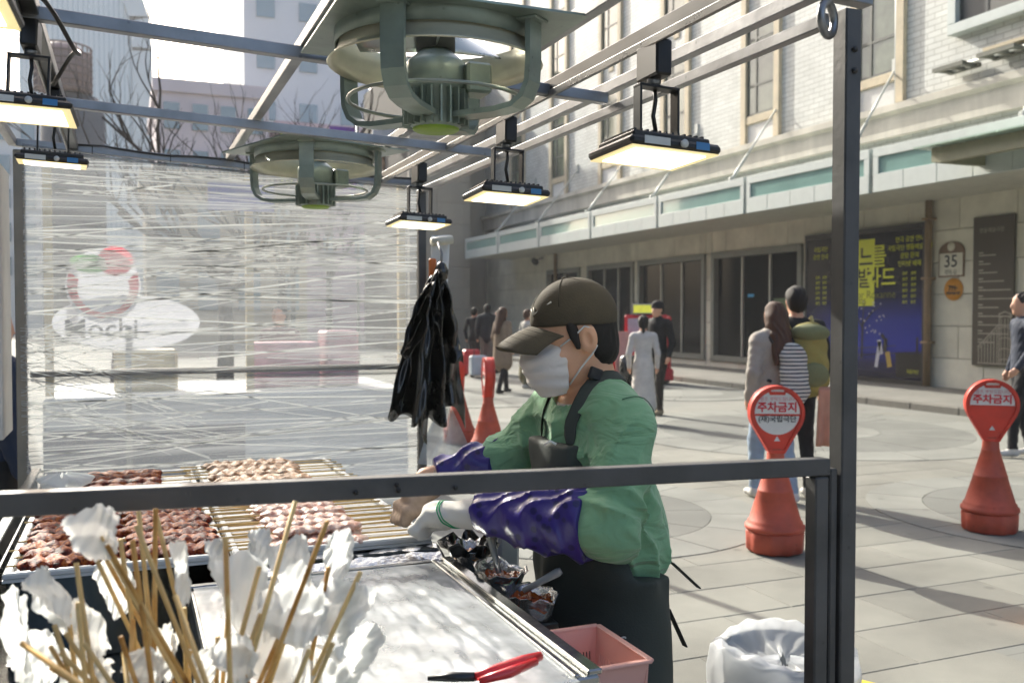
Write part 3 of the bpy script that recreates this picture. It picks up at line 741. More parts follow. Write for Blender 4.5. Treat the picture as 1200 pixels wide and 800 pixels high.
pr = post(XR, YN, zr(XR) - .03); post(XL, YN, zr(XL) - .03); post(XR, YF, zr(XR) - .03); post(XL + .02, YF, zr(XL) - .03, mat('post_wrapped', '#8c8578', .5, metal=.2, var=.2))
part('bolt', MB().lathe([(.006, -.004), (.005, 0)], 8, c=(XR - .0, YN - .019, 2.06), axis='Y'), TRACK, pr, True)
part('bolt', MB().lathe([(.006, -.004), (.005, 0)], 8, c=(XR - .0, YN - .019, 2.10), axis='Y'), TRACK, pr, True)
# near rail with the small door frame below it
zl, zrr = 1.345, 1.309
x1 = XR - .042
rail = part('rail', MB().beam((XL - .3, YN, zl + .012), (x1, YN, zrr), .03, .032), DARK, cart, True)
part('rail_upright', MB().span((x1 - .036, YN - .016, .3), (x1 - .004, YN + .016, zrr - .018), bev=.003), DARK, cart, True)
part('rail_upright', MB().span((x1 + .002, YN - .012, .3), (x1 + .020, YN + .012, zrr - .004), bev=.003), DARK, cart, True)
for px_ in (416, 464, 466, 533):
    p = at(px_, 562 if px_ < 466 else 574, Y=YN - .0165); p.z = zl + .012 + (p.x - XL + .3) / (x1 - XL + .3) * (zrr - zl - .012) + (-.004 if px_ != 464 else .005)
    part('rivet', MB().lathe([(.004, -.003), (.003, .0)], 8, c=tuple(p), axis='Y'), TRACK, rail, True)
# roof: long members
def long_bar(x, dz, w_=T, h_=T, m=BARS, y0=YN - .25, y1=YF, name='roof_bar'):
    return part(name, MB().beam((x, y0, zr(x) + dz), (x, y1, zr(x) + dz), w_, h_), m, cart, True)
long_bar(XR, .035, y0=YN - .02); long_bar(XR, -.032, .025, .025, y0=YN + .05)
long_bar(.93, 0.03); long_bar(.42, .03); long_bar(XL + .0, 0)
for x in (1.10, -.19):
    tr = long_bar(x, .012, .034, .036, TRACK, name='light_track'); part('track_lip', MB().beam((x - .019, YN - .25, zr(x) - .012), (x - .019, YF, zr(x) - .012), .006, .02), mat('track_edge', '#6d6d6b', .3, metal=.6), tr, True)
# cross bars
for (y, xa, xb, dz) in ((2.375, XL - .2, XR - .016, 0), (3.27, XL, XR - .016, -.012), (YF, XL, XR, 0.0), (YN, XL - .2, XR + .05, .0)):
    part('cross_bar', MB().beam((xa, y, zr(xa) + dz), (xb, y, zr(xb) + dz), T, T), BARS, cart, True)
part('cable', MB().tube([(-.2 + (1.45) * q / 12, YF - .022, zr(-.2 + 1.45 * q / 12) + .012 + .006 * math.sin(q * 1.7)) for q in range(13)], .004, 5), TRACK, cart, True)
for q in range(5): part('cable_tie', MB().box((-.12 + .3 * q, YF, zr(-.12 + .3 * q)), (.004, .036, .036)), TRACK, cart, True)
# eye bolt under the near corner
e = at(962, 28, Y=YN - .0)
g = MB(); g.tube([(e.x + .026 * math.cos(a), e.y - .01 + .012 * math.cos(a), e.z + .03 * math.sin(a)) for a in [2 * math.pi * q / 18 for q in range(19)]], .008, 8, caps=False)
g.tube([(e.x, e.y - .01, e.z + .028), (e.x, e.y - .01, zr(XR) - .015)], .009, 8); part('eye_bolt', g, mat('zinc', '#86888a', .4, metal=.9), cart, True)
# counter
TZ = .76
part('counter_top', MB().span((-.33, 1.46, TZ - .04), (.80, 4.1, TZ), bev=.004), STAIN, cart, True)
part('counter_body', MB().span((-.31, 1.5, .18), (.77, 4.08, TZ - .041)), DSTAIN, cart, True)
for x, y in ((-.25, 1.6), (.7, 1.6), (-.25, 3.95), (.7, 3.95)): part('wheel', MB().lathe([(.07, -.02), (.085, -.01), (.085, .01), (.07, .02)], 16, c=(x, y, .085), axis='X'), TRACK, cart, True)
part('side_guard', MB().span((-.335, 1.5, TZ), (-.327, 4.08, .99), bev=.002).span((-.345, 1.5, .99), (-.315, 4.08, 1.0), bev=.002), STAIN, cart, True)
part('side_guard', MB().span((-.30, 1.5, TZ + .0), (-.295, 4.08, .975)), STAIN, cart, True)
part('back_rail', MB().span((XL + .05, YF - .012, 1.345), (XR - .02, YF + .013, 1.372), bev=.002), mat('rail_brown', '#7a7064', .5, metal=.3), cart, True)
# things on the counter: steel grill box and prep tray
grill = thing('grill_box', 'dark polished steel grill box standing on the cart counter', 'grill', (0, 3.2, TZ))
part('box_body', MB().span((-.27, 2.50, TZ), (.225, 3.9, .968), bev=.003), mat('grill_steel', '#454948', .12, metal=1.0, var=.3, vs_=4, rvar=.1), grill, True)
part('box_body', MB().span((.235, 2.40, TZ), (.775, 3.9, .968), bev=.003), mat('grill_steel', '', .12), grill, True)
FOAM = mat('white_tray', '#d0d1ce', .5, var=.04)
FOIL = mat('foil', '#c9ccce', .22, metal=.85, var=.12, vs_=20, bump=.6, bs=45, rvar=.1)
def tray(x0, x1_, y0, y1, z, m, label, name='food_tray', rim=.022, loc=None):
    g = MB(); g.span((x0, y0, z), (x1_, y1, z + .006))
    g.span((x0, y0, z + .006), (x1_, y0 + .02, z + rim), bev=.004); g.span((x0, y1 - .02, z + .006), (x1_, y1, z + rim), bev=.004)
    g.span((x0, y0 + .02, z + .006), (x0 + .02, y1 - .02, z + rim), bev=.004); g.span((x1_ - .02, y0 + .02, z + .006), (x1_, y1 - .02, z + rim), bev=.004)
    return single(name, g, m, label, 'tray', ((x0 + x1_) / 2, (y0 + y1) / 2, z))
tray(-.275, .235, 2.46, 3.30, .972, FOAM, 'white tray under the dark red glazed meat skewers')
tray(-.272, .232, 3.32, 3.88, .972, FOAM, 'white tray behind the glazed skewers by the wrap')
tray(.245, .77, 2.45, 3.25, .972, FOAM, 'white tray under the raw pale chicken skewers')
tray(.245, .76, 3.32, 3.88, .985, FOAM, 'white tray with crumbly chicken skewers by the wrapped wall')

# ---- skewers
STICK = mat('bamboo', '#d0b072', .6, var=.2, vs_=30, stretch=(1, 1, 1))
def meat_mb(L0, wid, hgt, seed, lumps, rough_):
    r = random.Random(seed); g = MB(); nu, nv = 40, 12
    ph = [r.uniform(0, 6.28) for _ in range(8)]
    def fn(u, v):
        x = (u - .5) * L0; a = v * 2 * math.pi
        e = min(1, (min(u, 1 - u) * 2 * 5) ** .5) if 0 < u < 1 else .02
        l = 1 + .16 * math.sin(u * lumps * 6.28 + ph[0]) + rough_ * (math.sin(u * 37 + 3 * a + ph[1]) + math.sin(u * 61 - 2 * a + ph[2]) + math.sin(5 * a + u * 23 + ph[3])) * .5
        return (x, math.cos(a) * wid / 2 * e * l + .004 * math.sin(u * 19 + ph[4]), hgt / 2 + math.sin(a) * hgt / 2 * e * l)
    g.grid(fn, nu, nv); return g
def meat_mat(name, cols, rough, bump, sc_=26, coat=0.0):
    m = bpy.data.materials.new(name); m.use_nodes = True; nt = m.node_tree; L = nt.links; b = nt.nodes['Principled BSDF']
    tc = nt.nodes.new('ShaderNodeTexCoord'); oi = nt.nodes.new('ShaderNodeObjectInfo'); va = nt.nodes.new('ShaderNodeVectorMath'); va.operation = 'ADD'
    L.new(tc.outputs['Object'], va.inputs[0]); L.new(oi.outputs['Random'], va.inputs[1])
    n = nt.nodes.new('ShaderNodeTexNoise'); n.inputs['Scale'].default_value = sc_; n.inputs['Detail'].default_value = 5; n.inputs['Distortion'].default_value = .6; L.new(va.outputs[0], n.inputs['Vector'])
    cr = nt.nodes.new('ShaderNodeValToRGB'); els = cr.color_ramp.elements
    k = len(cols); els[0].position = .3; els[0].color = (*hexc(cols[0]), 1); els[1].position = .7; els[1].color = (*hexc(cols[-1]), 1)
    for i in range(1, k - 1): q = els.new(.3 + .4 * i / (k - 1)); q.color = (*hexc(cols[i]), 1)
    L.new(n.outputs[0], cr.inputs[0]); L.new(cr.outputs[0], b.inputs[0])
    n2 = nt.nodes.new('ShaderNodeTexNoise'); n2.inputs['Scale'].default_value = sc_ * 3; n2.inputs['Detail'].default_value = 4; L.new(va.outputs[0], n2.inputs['Vector'])
    bp = nt.nodes.new('ShaderNodeBump'); bp.inputs['Strength'].default_value = bump; bp.inputs['Distance'].default_value = .006; L.new(n2.outputs[0], bp.inputs['Height']); L.new(bp.outputs[0], b.inputs['Normal'])
    b.inputs['Specular IOR Level'].default_value = .22; b.inputs['Roughness'].default_value = rough; b.inputs['Coat Weight'].default_value = coat; b.inputs['Coat Roughness'].default_value = .12
    return m
GLAZE = meat_mat('glazed_meat', ['#1c0a07', '#451009', '#6e1f0e', '#a85c22', '#5a160c'], .6, .9, 34, coat=.0)
RAW = meat_mat('raw_chicken', ['#c07660', '#d6ab95', '#e0c8b8', '#c58370', '#dbc0b0'], .4, .7, 30, coat=.25)
COOK = meat_mat('cooked_chicken', ['#7a3c22', '#a2673e', '#b98a62', '#864a2c'], .35, .7, 30, coat=.4)
CRUMB = meat_mat('crumb_chicken', ['#945a36', '#b58a66', '#c7ae94', '#9a6444'], .5, .9, 40)
def skewer(kind, m, n, seed, L0, wid, hgt, s0, s1, lumps, rough_, label, group, spots, ends=None):
    """s0, s1: how far the stick runs left and right of the meat"""
    protos = []
    for q in range(min(4, n)):
        t = thing(kind, label, 'skewer', (0, 0, 0), group=group)
        part('meat', meat_mb(L0, wid, hgt, seed + q, lumps, rough_), m, t)
        g = MB(); g.tube([(-L0 / 2 - s0, 0, hgt * .5), (L0 / 2 + s1, 0, hgt * .5)], .0028, 6); part('stick', g, STICK, t)
        protos.append(t)
    for i, (x, y, z, rz) in enumerate(spots):
        if i < len(protos): o = protos[i]; o.location = (x, y, z); o.rotation_euler = (0, 0, rz)
        else: o = dup(protos[i % len(protos)], (x, y, z), rz)
        if ends and i == 0: o['label'] = ends[0]
        elif ends and i == len(spots) - 1: o['label'] = ends[1]

rr = random.Random(5)
def rows_(x, y0, y1, n, z, jx=.01, rot=0.0, jr=.02): return [(x + rr.uniform(-jx, jx), y0 + (y1 - y0) * (i + .5) / n, z + rr.uniform(-.002, .003), rot + rr.uniform(-jr, jr)) for i in range(n)]
skewer('glazed_skewer', GLAZE, 9, 1, .25, .092, .028, .02, .08, 6, .26, 'dark red glazed meat skewer packed with others in white tray', 'glazed skewers on the left tray', rows_(-.13, 2.49, 3.26, 9, .979, rot=.02), ('glazed skewer lying against the front rim of its white tray', 'glazed skewer lying against the back rim of its white tray'))
skewer('glazed_skewer', GLAZE, 9, 11, .24, .092, .028, .02, .20, 6, .26, 'dark red glazed meat skewer whose stick reaches towards the raw chicken', 'glazed skewers with long sticks', rows_(.10, 2.50, 3.26, 9, .981, rot=-.03))
skewer('raw_chicken_skewer', RAW, 11, 21, .27, .072, .024, .13, .15, 7, .22, 'pale raw chicken skewer lying in tray by the gloved hands', 'raw chicken skewers', rows_(.475, 2.47, 3.12, 11, .979, rot=-.03, jr=.03), ('raw chicken skewer lying beside the crumpled foil sheet', 'raw chicken skewer lying beside the browned skewers'))
skewer('raw_chicken_skewer', RAW, 6, 61, .25, .068, .022, .12, .14, 7, .22, 'pale raw chicken skewer stacked on top of the raw chicken row', 'raw chicken skewers on top', rows_(.47, 2.52, 2.95, 6, 1.005, rot=.02, jr=.05))
skewer('cooked_chicken_skewer', COOK, 3, 31, .30, .06, .032, .16, .16, 8, .2, 'browned chicken skewer lying at the back of the raw chicken tray', 'browned skewers', rows_(.46, 3.12, 3.26, 3, .99, rot=-.03))
skewer('crumb_chicken_skewer', CRUMB, 7, 41, .34, .08, .03, .08, .16, 8, .28, 'crumbly light brown chicken skewer in back tray by the wrap', 'crumbly skewers in the back tray', rows_(.44, 3.34, 3.86, 7, .993, rot=-.02))
skewer('glazed_skewer', GLAZE, 5, 51, .3, .085, .034, .05, .10, 5, .13, 'dark red glazed meat skewer in the tray behind by the wrap', 'glazed skewers behind', rows_(-.03, 3.36, 3.84, 5, .979))

# ---- prep side: foil sheet, plastic covered steel tray
FILM = mat('clear_film', '#e6ebea', .2, var=.03, trans=.0, coat=.4)
pt = thing('prep_tray', 'steel prep tray covered with crinkled clear plastic at counter edge', 'tray', (.5, 2.0, .955))
part('tray_base', MB().span((.13, 1.50, TZ), (.79, 2.36, .945), bev=.004), STAIN, pt, True)
part('tray_rim', MB().span((.765, 1.50, .9455), (.795, 2.36, .957), bev=.003).span((.738, 1.50, .9455), (.75, 2.36, .952), bev=.002).span((.13, 2.335, .9455), (.737, 2.36, .953), bev=.003), STAIN, pt, True)
rc = random.Random(9); ph = [rc.uniform(0, 6.3) for _ in range(20)]
def crink(x, y):
    s = 0
    for k in range(7):
        a = ph[k]; f = 14 + 9 * k; s += abs(math.sin((x * math.cos(a) + y * math.sin(a)) * f + ph[k + 7] + 1.3 * math.sin(x * 11 + y * 7 + k))) / (1 + k * .5)
    return s
def film_fn(u, v):
    x = .14 + .595 * u; y = 1.47 + .86 * v; e = min(u, 1 - u, v, 1 - v) * 6; return (x, y, .9515 + min(1, e) * .0042 * crink(x * 1.7, y * .8))
g = MB(); g.grid(film_fn, 130, 110)
def film_material():
    m = bpy.data.materials.new('crinkled_film'); m.use_nodes = True; nt = m.node_tree; L = nt.links
    out = nt.nodes['Material Output']; b = nt.nodes['Principled BSDF']; b.inputs['Base Color'].default_value = (.60, .63, .64, 1); b.inputs['Roughness'].default_value = .16
    b.inputs['Specular IOR Level'].default_value = .8
    tr = nt.nodes.new('ShaderNodeBsdfTransparent'); mx = nt.nodes.new('ShaderNodeMixShader')
    n = nt.nodes.new('ShaderNodeTexNoise'); n.inputs['Scale'].default_value = 9; n.inputs['Detail'].default_value = 6; tc = nt.nodes.new('ShaderNodeTexCoord'); L.new(tc.outputs['Object'], n.inputs[0])
    mr = nt.nodes.new('ShaderNodeMapRange'); mr.inputs[1].default_value = .3; mr.inputs[2].default_value = .7; mr.inputs[3].default_value = .35; mr.inputs[4].default_value = .8
    L.new(n.outputs[0], mr.inputs[0]); L.new(mr.outputs[0], mx.inputs[0]); L.new(tr.outputs[0], mx.inputs[1]); L.new(b.outputs[0], mx.inputs[2]); L.new(mx.outputs[0], out.inputs[0])
    return m
CFILM = film_material()
part('plastic_cover', g, CFILM, pt, True)
def foil_fn(u, v):
    x = .30 + .48 * u; y = 2.345 + .11 * v; return (x, y, .983 - .03 * (1 - v) ** 2 + .0035 * crink(x * 1.6, y * 1.6) - .02)
g = MB(); g.grid(foil_fn, 60, 16)
single('foil_sheet', g, FOIL, 'crumpled silver foil sheet between raw chicken tray and prep tray', 'foil', (.54, 2.4, .96), solid=.001)
# foil pans of sauce along the right edge of the counter
SAUCE = meat_mat('sauce', ['#3a1408', '#7a2c0c', '#a85018', '#5a1c0a'], .2, .5, 18, coat=.8)
def foil_pan(x, y, rx, ry, z, label, content, seed):
    t = thing('foil_pan', label, 'foil pan', (x, y, z), group='foil pans beside the counter'); r = random.Random(seed); n = 28
    pw = [1 + r.uniform(-.08, .08) for _ in range(n)]; zz = [r.uniform(-.008, .012) for _ in range(n)]
    g = MB(); prof = [(.62, 0.0), (.72, .012), (.92, .05), (1.05, .056), (.95, .052), (.7, .018)]
    vs_, fs = [], []
    for pi, (q, h) in enumerate(prof):
        for j in range(n):
            a = 2 * math.pi * j / n; k = q * (pw[j] if q > .8 else 1); vs_.append((rx * k * math.cos(a), ry * k * math.sin(a), h + (zz[j] if q > .8 else 0)))
    for i in range(len(prof) - 1):
        for j in range(n): fs.append((i * n + j, i * n + (j + 1) % n, (i + 1) * n + (j + 1) % n, (i + 1) * n + j))
    fs.append(tuple(range(n)))
    g.add(vs_, fs, True); part('foil_shell', g, FOIL, t)
    g = MB(); g.grid(lambda u, v: (rx * .86 * u * math.cos(v * 6.283), ry * .86 * u * math.sin(v * 6.283), .036 + .008 * math.sin(u * 14 + v * 30) * u + .004 * math.sin(v * 47)), 8, 28); part('sauce', g, content, t)
    return t
shelf = thing('side_shelf', 'narrow steel shelf fixed along the right side of the counter', 'shelf', (.86, 2.2, .80))
part('shelf_plate', MB().span((.803, 1.55, .800), (.915, 2.9, .806), bev=.002), STAIN, shelf, True)
part('shelf_bracket', MB().span((.802, 1.7, .70), (.83, 1.72, .7995)).span((.802, 2.5, .70), (.83, 2.52, .7995)), STAIN, shelf, True)
foil_pan(.862, 1.98, .062, .085, .90, 'foil pan of dark brown sauce with tongs beside the prep tray', SAUCE, 1)
foil_pan(.860, 2.17, .062, .085, .905, 'crumpled foil pan of red brown sauce beside the foil sheet', SAUCE, 2)
foil_pan(.848, 2.36, .055, .075, .92, 'foil pan lined with black film and chili sauce near the gloved hand', meat_mat('chili', ['#1a1c1a', '#a0521c', '#c9772c', '#202020'], .2, .5, 16, coat=.8), 3)
for nm, y, z in (('pan_stand', 1.98, .90), ('pan_stand', 2.17, .905), ('pan_stand', 2.36, .92)):
    part('riser_block', MB().span((.815, y - .06, .807), (.905, y + .06, z - .001), bev=.003), DSTAIN, shelf, True)
BLACKP = mat('black_plastic', '#141615', .22, var=.15, coat=.3)
g = MB(); rb = random.Random(4)
def blk(u, v):
    a = v * 6.283; r_ = .058 + .012 * math.sin(5 * a + 2) + .008 * math.sin(11 * a); return (.848 + r_ * (1 + .15 * u) * math.cos(a), 2.36 + 1.35 * r_ * (1 + .15 * u) * math.sin(a), .965 + .028 * u + .012 * math.sin(7 * a) * u)
g.grid(blk, 5, 36); single('black_film', g, BLACKP, 'crumpled black plastic film around the chili sauce pan', 'plastic film', (.848, 2.36, .96), solid=.002)
CLEARH = mat('clear_plastic', '#b9bfc0', .1, var=.05, trans=.6)
for (a, b, lab) in (((.85, 2.0, .955), (.93, 1.96, 1.005), 'clear plastic brush handle leaning out of brown sauce pan'), ((.853, 2.16, .955), (.845, 2.20, 1.04), 'clear plastic ladle handle standing in red brown sauce pan')):
    g = MB(); a = Vector(a); b = Vector(b); g.tube([a, a.lerp(b, .5), b - (b - a) * .1, b], [.007, .009, .011, .008], 8); single('brush_handle', g, CLEARH, lab, 'brush', tuple(a))
# red handled tongs on the plastic
RED = mat('red_handle', '#c8242a', .3, var=.06, coat=.4)
tg = thing('pliers', 'red handled pliers lying on the crinkled plastic cover', 'pliers', (.43, 1.63, .975))
a, b = at(556, 797, Z=.985), at(634, 772, Z=.99)
g = MB(); g.tube([a, a.lerp(b, .3), a.lerp(b, .7), b], [.007, .0105, .0115, .008], 10); part('handle', g, RED, tg, True)
g = MB(); g.tube([a + Vector((.0, -.02, 0)), a.lerp(b, .35) + Vector((.012, -.02, 0)), a.lerp(b, .8) + Vector((.01, -.012, 0))], [.006, .010, .007], 10); part('handle', g, RED, tg, True)
g = MB(); g.tube([at(500, 799, Z=.98), at(530, 797, Z=.982), a], [.004, .009, .008], 8); part('jaw', g, mat('tool_steel', '#3b3d3f', .35, metal=.8), tg, True)
# red hose end and gas tap in the gap left of the prep tray
g = MB(); g.tube([at(232, 762, Z=.80), at(246, 742, Z=.83), at(258, 715, Z=.87)], .014, 10); single('gas_hose', g, mat('hose_red', '#a3202a', .35), 'short red gas hose beside the polished grill box', 'hose', tuple(at(232, 762, Z=.80)))
g = MB(); q = at(40, 735, Z=.80); g.box(q, (.10, .12, .05), rot=(0, 0, .3), bev=.01); single('cloth_bundle', g, mat('cloth_blue', '#8f9fc4', .9, var=.4, vs_=60), 'folded pale blue patterned cloth beside the grill box', 'cloth', tuple(q))

# pink basket
PINK = mat('pink_plastic', '#dea99b', .4, var=.04)
bk = thing('plastic_basket', 'pink slotted plastic basket on the shelf below the sauce pans', 'basket', (.87, 1.72, .82))
bx0, bx1, by0, by1, bz0, bz1 = .808, .950, 1.60, 1.82, .81, .915
g = MB(); g.span((bx0 + .015, by0 + .015, bz0), (bx1 - .015, by1 - .015, bz0 + .004)); part('bottom', g, PINK, bk, True)
def slotted(a, b, zlo, zhi, n, tilt, name='side'):
    a, b = Vector(a), Vector(b); g = MB(); t = (b - a); L_ = t.length; t.normalize(); nn = Vector((t.y, -t.x, 0))
    lo = nn * -.012
    def q(s, z): k = (z - zlo) / (zhi - zlo); p = a + t * s + lo * (1 - k); return (p.x, p.y, z)
    def strip(s0, s1, z0, z1): g.add([q(s0, z0), q(s1, z0), q(s1, z1), q(s0, z1)], [(0, 1, 2, 3)])
    strip(0, L_, zlo, zlo + .03); strip(0, L_, zhi - .05, zhi); m_ = .02
    strip(0, m_, zlo + .03, zhi - .05); strip(L_ - m_, L_, zlo + .03, zhi - .05); w_ = (L_ - 2 * m_) / n
    for i in range(n): strip(m_ + i * w_ + w_ * .45, m_ + (i + 1) * w_, zlo + .03, zhi - .05)
    return part(name, g, PINK, bk, True, solid=.003)
slotted((bx0, by0, 0), (bx1, by0, 0), bz0, bz1, 14, 0); slotted((bx1, by0, 0), (bx1, by1, 0), bz0, bz1, 18, 0); slotted((bx1, by1, 0), (bx0, by1, 0), bz0, bz1, 14, 0); slotted((bx0, by1, 0), (bx0, by0, 0), bz0, bz1, 18, 0)
g = MB(); rp = [(bx0 - .004, by0 - .004), (bx1 + .004, by0 - .004), (bx1 + .004, by1 + .004), (bx0 - .004, by1 + .004)]
for i in range(4): g.beam((*rp[i], bz1), (*rp[(i + 1) % 4], bz1), .014, .007, bev=.002)
part('rim', g, PINK, bk, True)
part('shelf_bracket', MB().span((.804, 1.57, .800), (1.0, 1.86, .8065)), STAIN, shelf, True)
# white folded box behind the sauce pans
g = MB().span((.955, 2.42, .70), (1.02, 2.72, .985), bev=.01); single('white_box', g, mat('white_card', '#d3d3da', .6, var=.04), 'plain white carton standing behind the sauce pans', 'box', (.98, 2.57, .70))
part('shelf_bracket', MB().span((.80, 2.3, .66), (1.06, 2.8, .694)), STAIN, shelf, True)

# ================================================================ used skewers and napkins in the waste drum
drum = thing('waste_drum', 'tall grey waste drum below the near rail for used skewers', 'bin', (.09, 1.17, 0))
part('drum_shell', MB().lathe([(.19, 0), (.20, .02), (.21, .5), (.215, 1.0), (.225, 1.01), (.205, 1.0), (.2, .93), (.0, .93)], 28, caps=False), mat('drum_grey', '#6f7371', .5), drum)
part('drum_liner', MB().lathe([(.222, .9), (.228, 1.012), (.2, 1.015), (.195, .95)], 28, caps=False), CFILM, drum)
def paper_material():
    m = bpy.data.materials.new('napkin_paper'); m.use_nodes = True; nt = m.node_tree; L = nt.links; b = nt.nodes['Principled BSDF']; out = nt.nodes['Material Output']
    b.inputs['Base Color'].default_value = (.75, .78, .78, 1); b.inputs['Roughness'].default_value = .9
    tl = nt.nodes.new('ShaderNodeBsdfTranslucent'); tl.inputs[0].default_value = (.80, .82, .81, 1); mx = nt.nodes.new('ShaderNodeMixShader'); mx.inputs[0].default_value = .62
    L.new(b.outputs[0], mx.inputs[1]); L.new(tl.outputs[0], mx.inputs[2]); L.new(mx.outputs[0], out.inputs[0])
    return m
NAP = paper_material()
BURNT = meat_mat('used_stick', ['#8c5a22', '#c9964e', '#d8b577', '#b5762c'], .5, .3, 12)
rs = random.Random(12)
# tips as seen against the trays: (tip x, tip y, foot x, foot y)
sk = [(180, 597, 176, 790), (345, 588, 316, 690), (98, 632, 150, 745), (108, 632, 165, 740), (114, 630, 170, 735), (138, 633, 152, 740), (152, 634, 166, 745), (157, 617, 206, 745), (181, 607, 210, 730),
      (382, 612, 352, 690), (421, 672, 392, 735), (303, 722, 275, 800), (325, 748, 298, 810), (360, 765, 340, 815), (388, 757, 364, 812), (20, 757, 45, 775), (72, 745, 112, 810), (94, 757, 130, 812), (54, 786, 85, 805),
      (252, 750, 250, 800), (258, 765, 240, 812), (283, 770, 290, 830), (141, 767, 145, 815), (213, 715, 214, 780), (262, 632, 264, 720), (160, 600, 168, 690), (202, 700, 226, 770), (122, 640, 190, 760)]
for q in range(14):
    x0 = rs.uniform(30, 420); sk.append((x0, rs.uniform(660, 770), x0 + (195 - x0) * .25 + rs.uniform(-25, 25), 825))
for i, (x0, y0, x1_, y1) in enumerate(sk):
    d0 = 1.20 + rs.uniform(-.10, .10) + (x0 - 200) * .00018
    a = at(x0, y0, d=d0); b = at(x1_, y1, d=d0 + rs.uniform(-.04, .04)); b = a + (b - a).normalized() * .30 if (b - a).length < .3 else b
    g = MB(); g.tube([a, a.lerp(b, .5), b], .0032, 6)
    o = single('used_skewer', g, BURNT if i % 3 == 0 else STICK, 'used bamboo skewer stained brown by sauce, sticking up out of the waste drum' if i % 3 == 0 else 'clean pale used bamboo skewer sticking up out of the waste drum', 'skewer', tuple(b), group='used skewers in the waste drum')
def napkin(x, y, w_, h_, ang, seed, d):
    """a crumpled paper napkin speared on a skewer, seen about w_ x h_ view pixels large"""
    r = random.Random(seed); c = at(x, y, d=d); s = d / FPX; W, H = w_ * s, h_ * s
    f = [r.uniform(0, 6.3) for _ in range(10)]
    rt = Vector((cyw, -syw, 0)); fw = Vector((syw, cyw, 0)); upv = Vector((0, 0, 1))
    ca, sa = math.cos(ang), math.sin(ang); e1 = rt * ca + upv * sa; e2 = upv * ca - rt * sa
    jag = [r.uniform(-.09, .06) for _ in range(64)]
    def tri(t): t = t / 6.283; return 4 * abs(t - math.floor(t + .5)) - 1
    def fn(u, v):
        a = (u - .5); b = (v - .5); n = 20
        k1 = int(v * n); k2 = int(u * n) + 24
        edge = 1 + jag[k1] * (2 * abs(a)) ** 3 + .08 * math.sin(6 * v + f[0]); edge2 = 1 + jag[k2] * (2 * abs(b)) ** 3 + .10 * math.sin(5 * u + f[2])
        pinch = 1 - .5 * max(0, -b) * 2 - .25 * max(0, b) * math.sin(f[8]) ** 2
        z = .011 * tri(7 * u + f[4] + 2 * v) + .006 * tri(11 * v + 5 * u + f[5]) + .003 * tri(23 * u - 17 * v + f[6]) - .35 * abs(a) * W
        return c + e1 * (a * W * edge * pinch) + e2 * (b * H * edge2) + fw * z
    g = MB(); g.grid(fn, 20, 20)
    return single('used_napkin', g, NAP, 'crumpled white paper napkin speared among the used skewers', 'napkin', tuple(c), group='napkins among the used skewers', solid=.0)
nk = [(115, 625, 85, 75, .2), (135, 690, 60, 85, .1), (212, 675, 26, 95, .05), (55, 705, 55, 90, .65), (95, 740, 70, 90, .5), (40, 775, 90, 80, .2), (20, 745, 40, 130, .1), (290, 705, 90, 130, .2), (300, 650, 40, 70, -.1), (342, 668, 70, 90, .15),
      (395, 655, 45, 80, -.2), (345, 720, 110, 90, .3), (400, 715, 80, 90, -.3), (330, 775, 110, 100, .1), (415, 770, 60, 100, -.5), (380, 790, 90, 80, .2), (170, 785, 70, 60, .1), (235, 785, 45, 60, -.1), (195, 770, 30, 80, .0), (100, 790, 80, 60, -.2), (278, 775, 70, 70, .3), (255, 655, 35, 60, .1)]
for i, (x, y, a, b, an) in enumerate(nk): napkin(x, y, a * .76, b * .80, an, 100 + i, 1.20 + rs.uniform(-.08, .12))
# far left corner napkins by the wrap
g = MB(); q = at(70, 575, Z=1.02)
def wad(u, v): a = v * 6.283; r_ = .05 * math.sin(math.pi * (.05 + .9 * u)) * (1 + .25 * math.sin(3 * a + 1) + .15 * math.sin(7 * a)); return (q.x + r_ * 1.5 * math.cos(a), q.y + r_ * math.sin(a), q.z + .05 * u + .01 * math.sin(5 * a))
g.grid(wad, 8, 24); single('plastic_wad', g, NAP, 'crumpled white plastic on the counter corner by the wrapped wall', 'plastic film', tuple(q))

